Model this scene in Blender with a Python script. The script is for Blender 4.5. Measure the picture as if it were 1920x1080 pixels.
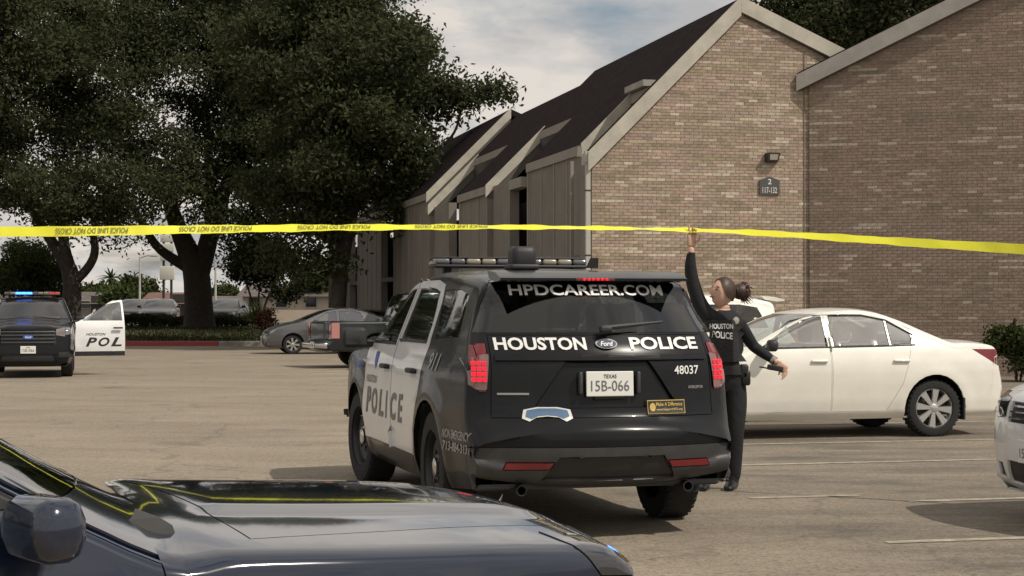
import bpy, bmesh, math, random
import numpy as np
from mathutils import Vector, Matrix
from mathutils.bvhtree import BVHTree
for o in list(bpy.data.objects): bpy.data.objects.remove(o)
random.seed(7); rng = np.random.default_rng(11)
scene = bpy.context.scene; COL = scene.collection
R = math.radians
# ------------------------------------------------------------------ camera
FPX, HOR, CAMH = 3130.0, 580.0, 1.45
cd = bpy.data.cameras.new('camera'); cam = bpy.data.objects.new('camera', cd); COL.objects.link(cam)
cam.location = (0, 0, CAMH); cam.rotation_euler = (math.pi/2 + math.atan((HOR-540)/FPX), 0, 0)
cd.sensor_width = 36; cd.lens = 36*FPX/1920; cd.clip_start = 0.1; cd.clip_end = 3000
scene.camera = cam
# ------------------------------------------------------------------ sky, sun, exposure
SUN_AZ, SUN_EL = 30, 50           # degrees from +X towards the camera, elevation
sdir = Vector((math.cos(R(SUN_AZ))*math.cos(R(SUN_EL)), -math.sin(R(SUN_AZ))*math.cos(R(SUN_EL)), math.sin(R(SUN_EL))))
world = bpy.data.worlds.new('World'); scene.world = world; world.use_nodes = True
wn, wl = world.node_tree.nodes, world.node_tree.links
wn.clear()
def N(nodes, t, **kw):
    n = nodes.new(t)
    for k, v in kw.items():
        if k in n.inputs: n.inputs[k].default_value = v
        else: setattr(n, k, v)
    return n
wo = N(wn, 'ShaderNodeOutputWorld'); bg = N(wn, 'ShaderNodeBackground', Strength=0.085)
sky = N(wn, 'ShaderNodeTexSky'); sky.sky_type = 'NISHITA'; sky.sun_disc = False
sky.sun_elevation = R(SUN_EL); sky.sun_rotation = math.atan2(sdir.x, sdir.y); sky.air_density = 1.2; sky.dust_density = 2.5
tc = N(wn, 'ShaderNodeTexCoord'); sp = N(wn, 'ShaderNodeSeparateXYZ'); wl.new(tc.outputs['Generated'], sp.inputs[0])
za = N(wn, 'ShaderNodeMath', operation='ADD'); za.inputs[1].default_value = 0.22; wl.new(sp.outputs[2], za.inputs[0])
zm = N(wn, 'ShaderNodeMath', operation='MAXIMUM'); zm.inputs[1].default_value = 0.12; wl.new(za.outputs[0], zm.inputs[0])
dv = N(wn, 'ShaderNodeVectorMath', operation='DIVIDE'); cz = N(wn, 'ShaderNodeCombineXYZ')
wl.new(tc.outputs['Generated'], dv.inputs[0])
for i in range(3): wl.new(zm.outputs[0], cz.inputs[i])
wl.new(cz.outputs[0], dv.inputs[1])
nz1 = N(wn, 'ShaderNodeTexNoise', Scale=2.3, Detail=9.0, Roughness=0.56); wl.new(dv.outputs[0], nz1.inputs['Vector'])
nz2 = N(wn, 'ShaderNodeTexNoise', Scale=3.1, Detail=5.0, Roughness=0.55)
mp = N(wn, 'ShaderNodeMapping'); mp.inputs['Location'].default_value = (3.1, 1.7, 0.4); wl.new(dv.outputs[0], mp.inputs[0]); wl.new(mp.outputs[0], nz2.inputs['Vector'])
cr = N(wn, 'ShaderNodeValToRGB'); wl.new(nz1.outputs['Fac'], cr.inputs[0])
cr.color_ramp.elements[0].position = 0.30; cr.color_ramp.elements[1].position = 0.47
cc = N(wn, 'ShaderNodeValToRGB'); wl.new(nz2.outputs['Fac'], cc.inputs[0])
cc.color_ramp.elements[0].position = 0.36; cc.color_ramp.elements[0].color = (5.3, 5.3, 5.4, 1)
cc.color_ramp.elements[1].position = 0.54; cc.color_ramp.elements[1].color = (8.6, 8.0, 7.3, 1)
mx = N(wn, 'ShaderNodeMixRGB'); wl.new(cr.outputs[0], mx.inputs[0]); wl.new(sky.outputs[0], mx.inputs[1]); wl.new(cc.outputs[0], mx.inputs[2])
wl.new(mx.outputs[0], bg.inputs[0]); wl.new(bg.outputs[0], wo.inputs[0])
sd = bpy.data.lights.new('sun', 'SUN'); sd.energy = 3.2; sd.angle = R(0.53); sd.color = (1.0, 0.93, 0.82)
so = bpy.data.objects.new('sun', sd); COL.objects.link(so); so.rotation_euler = sdir.to_track_quat('Z', 'Y').to_euler(); so.location = sdir*60
scene.view_settings.view_transform = 'Standard'; scene.view_settings.look = 'None'
scene.view_settings.exposure = 0.05; scene.view_settings.gamma = 1.0
scene.view_settings.use_curve_mapping = False
scene.render.engine = 'CYCLES'
# ------------------------------------------------------------------ helpers
def at(px, py, D):                       # pixel + depth -> point
    s = FPX/D
    return Vector(((px-960)/s, D, CAMH+(HOR-py)/s))
def gnd(px, py): D = FPX*CAMH/(py-HOR); return Vector(((px-960)*D/FPX, D, 0))
MATS = {}
def mat(name, col, rough=0.6, metal=0.0, coat=0.0, spec=0.5, var=0.0, vscale=4.0, emit=None, estr=0.0, bump=0.0, bscale=40.0, col2=None):
    if name in MATS: return MATS[name]
    m = bpy.data.materials.new(name); m.use_nodes = True; MATS[name] = m
    n, l = m.node_tree.nodes, m.node_tree.links; b = n['Principled BSDF']
    b.inputs['Base Color'].default_value = (*col, 1); b.inputs['Roughness'].default_value = rough
    b.inputs['Metallic'].default_value = metal; b.inputs['Coat Weight'].default_value = coat; b.inputs['Coat Roughness'].default_value = 0.04
    b.inputs['Specular IOR Level'].default_value = spec
    if emit: b.inputs['Emission Color'].default_value = (*emit, 1); b.inputs['Emission Strength'].default_value = estr
    if var > 0 or bump > 0:
        t = N(n, 'ShaderNodeTexCoord')
    if var > 0:
        nz = N(n, 'ShaderNodeTexNoise', Scale=vscale, Detail=7.0, Roughness=0.62); l.new(t.outputs['Object'], nz.inputs['Vector'])
        rp = N(n, 'ShaderNodeValToRGB'); l.new(nz.outputs['Fac'], rp.inputs[0])
        c2 = col2 or tuple(c*(1-var) for c in col)
        rp.color_ramp.elements[0].position = 0.32; rp.color_ramp.elements[0].color = (*c2, 1)
        rp.color_ramp.elements[1].position = 0.68; rp.color_ramp.elements[1].color = (*[min(1, c*(1+var*0.5)) for c in col], 1)
        l.new(rp.outputs[0], b.inputs['Base Color'])
        mr = N(n, 'ShaderNodeMapRange'); mr.inputs['To Min'].default_value = max(0, rough-0.08); mr.inputs['To Max'].default_value = min(1, rough+0.1)
        l.new(nz.outputs['Fac'], mr.inputs[0]); l.new(mr.outputs[0], b.inputs['Roughness'])
    if bump > 0:
        nb = N(n, 'ShaderNodeTexNoise', Scale=bscale, Detail=5.0); l.new(t.outputs['Object'], nb.inputs['Vector'])
        bp = N(n, 'ShaderNodeBump', Strength=bump, Distance=0.02); l.new(nb.outputs['Fac'], bp.inputs['Height']); l.new(bp.outputs[0], b.inputs['Normal'])
    return m
def glass(name, tint, refl=0.06):
    if name in MATS: return MATS[name]
    m = bpy.data.materials.new(name); m.use_nodes = True; MATS[name] = m
    n, l = m.node_tree.nodes, m.node_tree.links; n.clear()
    o = N(n, 'ShaderNodeOutputMaterial'); t = N(n, 'ShaderNodeBsdfTransparent'); t.inputs[0].default_value = (*tint, 1)
    g = N(n, 'ShaderNodeBsdfGlossy', Roughness=0.03); g.inputs[0].default_value = (1, 1, 1, 1)
    f = N(n, 'ShaderNodeLayerWeight', Blend=0.35)
    mr = N(n, 'ShaderNodeMapRange'); mr.inputs['To Min'].default_value = refl; mr.inputs['To Max'].default_value = 0.9
    pw = N(n, 'ShaderNodeMath', operation='POWER'); pw.inputs[1].default_value = 2.2
    l.new(f.outputs['Facing'], pw.inputs[0]); l.new(pw.outputs[0], mr.inputs[0])
    x = N(n, 'ShaderNodeMixShader'); l.new(mr.outputs[0], x.inputs[0]); l.new(t.outputs[0], x.inputs[1]); l.new(g.outputs[0], x.inputs[2]); l.new(x.outputs[0], o.inputs[0])
    return m
def tag(o, label=None, cat=None, group=None, kind=None):
    if label: o['label'] = label
    if cat: o['category'] = cat
    if group: o['group'] = group
    if kind: o['kind'] = kind
    return o
def empty(name, loc=(0, 0, 0), rz=0.0, label=None, cat=None, group=None):
    o = bpy.data.objects.new(name, None); COL.objects.link(o); o.location = loc; o.rotation_euler = (0, 0, rz); o.empty_display_size = 0.2
    return tag(o, label, cat, group)
def link(name, me, parent=None):
    o = bpy.data.objects.new(name, me); COL.objects.link(o)
    if parent: o.parent = parent
    return o
def smooth(me, ang=35):
    for p in me.polygons: p.use_smooth = True
    me.set_sharp_from_angle(angle=R(ang))
class MB:
    def __init__(s): s.v = []; s.f = []; s.m = []; s.cm = 0
    def add(s, vs, fs, M=None):
        o = len(s.v); s.v += [tuple(M @ Vector(v)) if M else tuple(v) for v in vs]
        s.f += [tuple(i+o for i in f) for f in fs]; s.m += [s.cm]*len(fs); return s
    def box(s, a, b, M=None):
        (x0, y0, z0), (x1, y1, z1) = a, b
        return s.add([(x0,y0,z0),(x1,y0,z0),(x1,y1,z0),(x0,y1,z0),(x0,y0,z1),(x1,y0,z1),(x1,y1,z1),(x0,y1,z1)],
                     [(0,3,2,1),(4,5,6,7),(0,1,5,4),(1,2,6,5),(2,3,7,6),(3,0,4,7)], M)
    def rbox(s, c, h, r=0.02, n=3, M=None):          # box with rounded vertical edges and chamfered top/bottom
        cx, cy, cz = c; hx, hy, hz = h; r = min(r, hx*.98, hy*.98, hz*.98)
        ring = []
        for q, (sx, sy) in enumerate(((1, 1), (-1, 1), (-1, -1), (1, -1))):
            for k in range(n+1):
                a = math.pi/2*(q + k/n); ring.append((sx*(hx-r), sy*(hy-r), math.cos(a), math.sin(a)))
        L = []
        for z, rr in ((-hz, 0.3*r), (-hz+0.3*r, 0.75*r), (-hz+r, r), (hz-r, r), (hz-0.3*r, 0.75*r), (hz, 0.3*r)):
            L += [(cx+x+rr*ca, cy+y+rr*sa, cz+z) for x, y, ca, sa in ring]
        m = len(ring); F = [tuple(range(m))[::-1], tuple(range(5*m, 6*m))]
        for k in range(5):
            F += [(k*m+i, k*m+(i+1) % m, (k+1)*m+(i+1) % m, (k+1)*m+i) for i in range(m)]
        return s.add(L, F, M)
    def prism(s, poly, y0, y1, axis='y', M=None):     # 2D polygon extruded along an axis
        k = len(poly); f = {'y': lambda p, d: (p[0], d, p[1]), 'x': lambda p, d: (d, p[0], p[1]), 'z': lambda p, d: (p[0], p[1], d)}[axis]
        return s.add([f(p, y0) for p in poly]+[f(p, y1) for p in poly],
                     [tuple(range(k)), tuple(range(2*k-1, k-1, -1))]+[(i, i+k, (i+1) % k+k, (i+1) % k) for i in range(k)], M)
    def tube(s, pts, rad, n=8, cap=True):
        pts = [Vector(p) for p in pts]; rad = rad if hasattr(rad, '__len__') else [rad]*len(pts)
        V = []; up = Vector((0.13, 0.31, 0.94)); T0 = None
        for i, p in enumerate(pts):
            t = (pts[min(i+1, len(pts)-1)]-pts[max(i-1, 0)]).normalized()
            if T0 is None:
                a = t.cross(up if abs(t.dot(up)) < .9 else Vector((1, 0, 0))).normalized()
            else:
                a = (a - t*a.dot(t)).normalized()
            T0 = t; b = t.cross(a)
            V += [tuple(p+(a*math.cos(2*math.pi*k/n)+b*math.sin(2*math.pi*k/n))*rad[i]) for k in range(n)]
        F = [(i*n+k, i*n+(k+1) % n, (i+1)*n+(k+1) % n, (i+1)*n+k) for i in range(len(pts)-1) for k in range(n)]
        if cap: F += [tuple(range(n))[::-1], tuple(range((len(pts)-1)*n, len(pts)*n))]
        return s.add(V, F)
    def lathe(s, prof, n=32, axis='y', c=(0, 0, 0), M=None):      # prof: (radius, offset along axis)
        V = []
        for r, d in prof:
            for k in range(n):
                a = 2*math.pi*k/n; u, w = r*math.cos(a), r*math.sin(a)
                p = {'y': (u, d, w), 'x': (d, u, w), 'z': (u, w, d)}[axis]; V.append((p[0]+c[0], p[1]+c[1], p[2]+c[2]))
        F = [(i*n+k, i*n+(k+1) % n, (i+1)*n+(k+1) % n, (i+1)*n+k) for i in range(len(prof)-1) for k in range(n)]
        return s.add(V, F, M)
    def mesh(s, name, mats, sm=None):
        me = bpy.data.meshes.new(name); me.from_pydata(s.v, [], s.f)
        mats = mats if isinstance(mats, (list, tuple)) else [mats]
        for m in mats: me.materials.append(m)
        if len(mats) > 1: me.polygons.foreach_set('material_index', s.m)
        bm = bmesh.new(); bm.from_mesh(me); bmesh.ops.recalc_face_normals(bm, faces=bm.faces); bm.to_mesh(me); bm.free()
        if sm: smooth(me, sm)
        return me
    def build(s, name, mats, parent=None, sm=None): return link(name, s.mesh(name, mats, sm), parent)
# lettering: glyph outlines turned into triangles once, while the scene is still empty
_txt = {}
def text(st, bold=0.0, shear=0.0):
    key = (st, bold, shear)
    if key in _txt: return _txt[key]
    c = bpy.data.curves.new('glyphs', 'FONT'); c.body = st; c.size = 1; c.offset = bold; c.shear = shear; c.resolution_u = 3
    c.align_x = 'CENTER'; c.align_y = 'CENTER'
    o = bpy.data.objects.new('glyphs', c); COL.objects.link(o)
    dg = bpy.context.evaluated_depsgraph_get(); me = o.evaluated_get(dg).to_mesh()
    vs = [tuple(v.co) for v in me.vertices]; fs = [tuple(p.vertices) for p in me.polygons]
    xs = [v[0] for v in vs]; ys = [v[1] for v in vs]; cx, cy = (min(xs)+max(xs))/2, (min(ys)+max(ys))/2
    w, h = max(xs)-min(xs), max(ys)-min(ys)
    vs = [((v[0]-cx)/w, (v[1]-cy)/h) for v in vs]            # unit box centred on 0
    bpy.data.objects.remove(o); bpy.data.curves.remove(c)
    _txt[key] = (vs, fs); return _txt[key]
for a in (('HPDCAREER.COM', .02, 0), ('HOUSTON', .03, 0), ('POLICE', .03, 0), ('48037', .012, 0), ('TEXAS', .01, 0), ('15B-066', 0, 0), ('NON EMERGENCY', .02, .35), ('713-884-3131', .02, .35),
          ('911', .02, .3), ('Make A Difference', .015, 0), ('www.SupportHPD.org', .015, 0), ('POLICE', .03, .3), ('HOUSTON', .02, .3), ('2', .01, 0), ('117-132', .005, 0),
          ('POLICE LINE DO NOT CROSS', .012, 0), ('INTERCEPTOR', .01, .2), ('Ford', .02, .3), ('TO PROTECT & SERVE', .01, 0)): text(*a)
# ------------------------------------------------------------------ vehicles
TYRE = mat('tyre_rubber', (0.018, 0.018, 0.019), 0.85, var=0.4, vscale=30)
STEEL = mat('wheel_steel', (0.05, 0.05, 0.052), 0.45, 0.6)
ALLOY = mat('wheel_alloy', (0.62, 0.62, 0.61), 0.3, 0.85)
HUB = mat('brake_iron', (0.06, 0.055, 0.05), 0.7, 0.5)
BLACKP = mat('black_plastic', (0.022, 0.022, 0.024), 0.55, var=0.25, vscale=9)
GREYP = mat('grey_bumper_plastic', (0.045, 0.046, 0.048), 0.5, var=0.25, vscale=9)
INTER = mat('cabin_trim', (0.035, 0.034, 0.033), 0.8)
SEATG = mat('seat_cloth', (0.10, 0.095, 0.09), 0.9)
CHROME = mat('chrome', (0.6, 0.6, 0.6), 0.15, 1.0)
BLACKPAINT = mat('black_paint', (0.006, 0.007, 0.009), 0.24, 0.0, 0.2, spec=0.18, var=0.35, vscale=3, col2=(0.012, 0.0125, 0.0135))
SKYTINTPAINT = mat('sky_tinted_black_paint', (0.006, 0.012, 0.030), 0.12, 0.0, 1.0)  # near-black paint with the blue of the reflected sky mixed into its colour
WHITEPAINT = mat('white_paint', (0.80, 0.78, 0.70), 0.3, 0.0, 0.6, var=0.07, vscale=3)
DOORWHITE = mat('door_white', (0.74, 0.74, 0.74), 0.3, 0.0, 0.6, var=0.06, vscale=3)
SILVER = mat('grey_silver_paint', (0.13, 0.13, 0.135), 0.3, 0.5, 0.6)
TRUCKPAINT = mat('dark_grey_paint', (0.018, 0.022, 0.024), 0.3, 0.1, 0.35, spec=.3)
MAROON = mat('dark_maroon_paint', (0.03, 0.014, 0.016), 0.3, 0.1, 0.6)
GLASS_DARK = glass('tinted_glass', (0.10, 0.11, 0.115)); GLASS_CLEAR = glass('clear_glass', (0.60, 0.66, 0.63), 0.24); GLASS_MID = glass('smoked_glass', (0.32, 0.35, 0.34), 0.07)
LENSRED = mat('red_lens', (0.16, 0.006, 0.010), 0.15, 0, 0.8); LENSCLEAR = mat('clear_lens', (0.22, 0.12, 0.115), 0.15, 0.2, 0.8)
LEDRED = mat('red_lamp_lit', (0.22, 0.0, 0.004), 0.4, emit=(1.0, 0.008, 0.03), estr=1.25)
HEADL = mat('headlamp_lens', (0.22, 0.22, 0.22), 0.08, 0.5, 1.0); HEADD = mat('headlamp_dark', (0.03, 0.03, 0.034), 0.08, 0.2, 1.0)
LETTERW = mat('white_lettering', (0.72, 0.72, 0.70), 0.4); LETTERK = mat('black_lettering', (0.02, 0.02, 0.022), 0.4)
LETTERG = mat('grey_lettering', (0.30, 0.30, 0.30), 0.4); LETTERB = mat('blue_lettering', (0.04, 0.10, 0.45), 0.4); LETTERY = mat('gold_lettering', (0.55, 0.38, 0.10), 0.4)
PLATEW = mat('plate_white', (0.74, 0.74, 0.70), 0.45); GREYK = mat('dark_grey_lettering', (0.13, 0.13, 0.135), 0.4)
LEDBLUE = mat('blue_lamp_lit', (0.02, 0.06, 0.7), 0.3, emit=(0.02, 0.13, 1.0), estr=9.0)
BARLENS = mat('light_bar_lens', (0.10, 0.105, 0.11), 0.15, 0, 0.8); BARAMB = mat('light_bar_amber', (0.26, 0.23, 0.18), 0.2, 0, 0.8); BARRED = mat('light_bar_red', (0.4, 0.05, 0.04), 0.2, emit=(1, 0.1, 0.06), estr=0.3)

def chaikin(p, it=2, closed=False):
    p = np.array(p, float)
    for _ in range(it):
        q = [p[0]]
        for a, b in zip(p[:-1], p[1:]): q += [a*.75+b*.25, a*.25+b*.75]
        q.append(p[-1]); p = np.array(q)
    return p
def resample(p, n):
    d = np.r_[0, np.cumsum(np.hypot(*np.diff(p, axis=0).T))]; s = np.linspace(0, d[-1], n)
    return np.c_[np.interp(s, d, p[:, 0]), np.interp(s, d, p[:, 1])]
class Shell:
    def __init__(s, sp):
        s.sp = sp; z, w = np.array(sp['wz']).T; zz = np.linspace(0, 2.2, 441); ww = np.interp(zz, z, w)
        k = np.ones(9)/9; ww = np.convolve(np.pad(ww, 4, mode='edge'), k, 'valid'); s.zz, s.ww = zz, ww
        x, f = np.array(sp['wx']).T; o = np.argsort(x); xx = np.linspace(-3.4, 3.4, 681); ff = np.interp(xx, x[o], f[o])
        k = np.ones(15)/15; ff = np.convolve(np.pad(ff, 7, mode='edge'), k, 'valid'); s.xx, s.ff = xx, ff
    def W(s, x, z):
        w = np.interp(z, s.zz, s.ww)*np.interp(x, s.xx, s.ff)
        for ax in s.sp['axles']:
            d = np.hypot(x-ax, z-s.sp['wr']); w = w+0.016*np.exp(-((d-s.sp['wr']*1.22)/0.10)**2)
        return w
    def bmesh(s):
        sp = s.sp; NP, NT, NB, NS = sp.get('res', (150, 11, 4, 28))
        C = resample(chaikin(sp['prof'], 2), NP); T = np.gradient(C, axis=0); T /= np.linalg.norm(T, axis=1)[:, None]
        nin = np.c_[-T[:, 1], T[:, 0]]; i = np.arange(NP)
        ends = np.minimum(1, np.minimum(i, NP-1-i)/6.0)
        b = (sp['crown']*np.abs(nin[:, 1]) + np.where(C[:, 0] < 0, sp.get('endr', sp['endb']), sp['endb'])*np.abs(nin[:, 0]))
        r = sp['r']*np.clip(ends, 0.05, 1)
        Cb = C+nin*b[:, None]; Q = Cb+nin*r[:, None]; zb = C[0, 1]
        g = (Q[0, 0]-Q[:, 0])/(Q[0, 0]-Q[-1, 0]); g = np.clip(np.maximum.accumulate(g), 0, 1)
        g = 0.78*g+0.22*i/(NP-1); B = np.c_[Q[0, 0]+(Q[-1, 0]-Q[0, 0])*g, zb+(C[-1, 1]-zb)*g**5]
        Wq = s.W(Q[:, 0], Q[:, 1]); cols = []
        hb = sp.get('hood')          # (x0, x1, half width, height) raised centre of the bonnet
        for j in range(NT+1):
            v = j/NT; y = v*(Wq-r); P = C+nin*(b*(y/Wq)**2)[:, None]
            if hb:
                m = np.clip((P[:, 0]-hb[0])/0.1, 0, 1)*np.clip((hb[1]-P[:, 0])/0.15, 0, 1)*np.clip(nin[:, 1]*-1.5, 0, 1)
                m = m*np.clip((hb[2]-y)/0.05, 0, 1); m = m*m*(3-2*m); P = P-nin*(hb[3]*m)[:, None]
            cols.append(np.c_[P[:, 0], y, P[:, 1]])
        for k in range(1, NB+1):
            a = k/NB*math.pi/2; P = Cb+nin*(r*(1-math.cos(a)))[:, None]; cols.append(np.c_[P[:, 0], Wq-r+r*math.sin(a), P[:, 1]])
        for m in range(1, NS+1):
            P = Q+(B-Q)*(m/NS); cols.append(np.c_[P[:, 0], s.W(P[:, 0], P[:, 1]), P[:, 1]])
        G = np.array(cols); nc = len(cols); bm = bmesh.new(); L = [[None]*NP for _ in range(nc)]; Rr = [[None]*NP for _ in range(nc)]
        for j in range(nc):
            for q in range(NP):
                x, y, z = G[j, q]; L[j][q] = bm.verts.new((x, y, z)); Rr[j][q] = L[j][q] if j == 0 else bm.verts.new((x, -y, z))
        def quad(*v):
            try: bm.faces.new(v)
            except ValueError: pass
        for j in range(nc-1):
            for q in range(NP-1):
                quad(L[j][q], L[j][q+1], L[j+1][q+1], L[j+1][q])
                quad(Rr[j][q], Rr[j+1][q], Rr[j+1][q+1], Rr[j][q+1])
        for q in range(NP-1): quad(L[-1][q], L[-1][q+1], Rr[-1][q+1], Rr[-1][q])
        bmesh.ops.remove_doubles(bm, verts=bm.verts, dist=0.0008); bmesh.ops.recalc_face_normals(bm, faces=bm.faces)
        bm.normal_update(); return bm
AX = {'x': (1, 2), 'y': (0, 2), 'z': (0, 1)}
def inside_faces(bm, poly, axis, side, nmin=0.12, lim=None, clip=None):
    i, j = AX[axis]; k = {'x': 0, 'y': 1, 'z': 2}[axis]; P = [Vector(p) for p in poly]
    if sum(a.x*b.y-b.x*a.y for a, b in zip(P, P[1:]+P[:1])) < 0: P.reverse()
    x0, x1 = min(p.x for p in P), max(p.x for p in P); y0, y1 = min(p.y for p in P), max(p.y for p in P); fs = []
    for f in bm.faces:
        if f.normal[k]*side < nmin: continue
        if axis == 'y' and f.calc_center_median().y*side < 0.52: continue
        if lim and not lim(f.calc_center_median()): continue
        a = [v.co[i] for v in f.verts]; c = [v.co[j] for v in f.verts]
        if max(a) < x0 or min(a) > x1 or max(c) < y0 or min(c) > y1: continue
        fs.append(f)
    for co, no in (clip or ()):
        ge = list(set(fs) | {e for f in fs for e in f.edges} | {v for f in fs for v in f.verts})
        r = bmesh.ops.bisect_plane(bm, geom=ge, plane_co=co, plane_no=no, dist=1e-5)
        fs = [f for f in r['geom'] if isinstance(f, bmesh.types.BMFace) and (f.calc_center_median()-Vector(co)).dot(Vector(no)) > 0]
    for a, b in zip(P, P[1:]+P[:1]):
        if not fs: break
        d = b-a; no2 = Vector((-d.y, d.x)).normalized(); co = [0, 0, 0]; no = [0, 0, 0]; co[i], co[j] = a; no[i], no[j] = no2
        ge = list(set(fs) | {e for f in fs for e in f.edges} | {v for f in fs for v in f.verts})
        r = bmesh.ops.bisect_plane(bm, geom=ge, plane_co=co, plane_no=no, dist=1e-5)
        cand = {g for g in r['geom'] if isinstance(g, bmesh.types.BMFace)}
        fs = [f for f in cand if (f.calc_center_median()-Vector(co)).dot(Vector(no)) > 0]
    return fs
def cut(bm, poly, axis, side, **kw):                      # take a region out of a shell
    fs = inside_faces(bm, poly, axis, side, **kw); nb = bmesh.new(); vm = {}
    for f in fs:
        vs = []
        for v in f.verts:
            if v not in vm: vm[v] = nb.verts.new(v.co)
            vs.append(vm[v])
        try: nb.faces.new(vs)
        except ValueError: pass
    bmesh.ops.delete(bm, geom=fs, context='FACES'); nb.normal_update(); return nb
def finish(bm, name, m, parent, gap=0.004, depth=0.02, off=0.0, sharp=40):
    if not bm.faces: bm.free(); return None
    if name != 'body':                                   # keep the one connected piece
        left = set(bm.faces); best = []
        while left:
            st = [left.pop()]; isl = list(st)
            while st:
                for e in st.pop().edges:
                    for g in e.link_faces:
                        if g in left: left.remove(g); st.append(g); isl.append(g)
            if len(isl) > len(best): best = isl
        bs_ = set(best); rm = [f for f in bm.faces if f not in bs_]
        if rm: bmesh.ops.delete(bm, geom=rm, context='FACES')
    bmesh.ops.remove_doubles(bm, verts=bm.verts, dist=0.0016); bmesh.ops.dissolve_degenerate(bm, edges=bm.edges, dist=0.0012)
    if gap > 0:                                          # pull the rim inwards to leave a panel gap
        mv = {}
        for e in bm.edges:
            if e.is_boundary and e.link_faces:
                d = (e.verts[1].co-e.verts[0].co); L = d.length
                if L < 1e-6: continue
                d /= L; c = e.link_faces[0].calc_center_median()-e.verts[0].co; n = c-d*c.dot(d)
                if n.length < 1e-6: continue
                for v in e.verts: mv[v] = mv.get(v, Vector((0, 0, 0)))+n.normalized()*L
        for v, n in mv.items():
            if n.length > 1e-9: v.co += n.normalized()*gap
    bm.normal_update()
    if off:
        for v in bm.verts: v.co += v.normal*off
    ed = [e for e in bm.edges if e.is_boundary]
    if depth > 0 and ed:
        nor = {v: v.normal.copy() for e in ed for v in e.verts}; pos = {tuple(round(c, 6) for c in v.co): nor[v] for v in nor}
        ex = bmesh.ops.extrude_edge_only(bm, edges=ed)
        for g in ex['geom']:
            if isinstance(g, bmesh.types.BMVert):
                n = pos.get(tuple(round(c, 6) for c in g.co))
                if n is not None: g.co = g.co-n*depth
    me = bpy.data.meshes.new(name); bm.to_mesh(me); bm.free(); me.materials.append(m); smooth(me, sharp)
    return link(name, me, parent)
AXV = {('x', 1): ((8, 0, 0), (-1, 0, 0)), ('x', -1): ((-8, 0, 0), (1, 0, 0)), ('y', 1): ((0, 8, 0), (0, -1, 0)), ('y', -1): ((0, -8, 0), (0, 1, 0)), ('z', 1): ((0, 0, 8), (0, 0, -1))}
def decal(bvh, name, m, parent, shape, c, size, axis, side, off=0.004, sub=0.06, thick=0.0, rot=0.0):
    vs, fs = shape; i, j = AX[axis]; sg = {('x', 1): 1, ('x', -1): -1, ('y', 1): -1, ('y', -1): 1, ('z', 1): 1}[(axis, side)]
    o0, d = AXV[(axis, side)]; d = Vector(d); bm = bmesh.new(); ca, sa = math.cos(rot), math.sin(rot)
    V = []
    for x, y in vs:
        x, y = x*size[0], y*size[1]; x, y = x*ca-y*sa, x*sa+y*ca; V.append(bm.verts.new((c[0]+sg*x, c[1]+y, 0)))
    for f in fs:
        try: bm.faces.new([V[k] for k in f])
        except ValueError: pass
    if sub:
        for _ in range(3):
            le = [e for e in bm.edges if e.calc_length() > sub]
            if not le: break
            bmesh.ops.triangulate(bm, faces=bm.faces[:]); le = [e for e in bm.edges if e.calc_length() > sub]
            bmesh.ops.subdivide_edges(bm, edges=le, cuts=1)
    for v in bm.verts:
        o = list(o0); o[i] = v.co.x; o[j] = v.co.y; h = bvh.ray_cast(Vector(o), d)
        if h[0] is None: h = bvh.find_nearest(Vector(o)+d*6)
        v.co = h[0]-d*off
    bm.normal_update()
    if bm.faces and sum(f.normal.dot(d)*f.calc_area() for f in bm.faces) > 0: bmesh.ops.reverse_faces(bm, faces=bm.faces[:])
    if thick:
        ex = bmesh.ops.extrude_face_region(bm, geom=bm.faces[:])
        for g in ex['geom']:
            if isinstance(g, bmesh.types.BMVert): g.co -= d*thick
    me = bpy.data.meshes.new(name); bm.to_mesh(me); bm.free(); me.materials.append(m); return link(name, me, parent)
RECT = ([(-.5, -.5), (.5, -.5), (.5, .5), (-.5, .5)], [(0, 1, 2, 3)])
def oval(n=24): return ([(.5*math.cos(2*math.pi*k/n), .5*math.sin(2*math.pi*k/n)) for k in range(n)], [tuple(range(n))])
def polyshape(p): return (list(p), [tuple(range(len(p)))])
_wheels = {}
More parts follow.
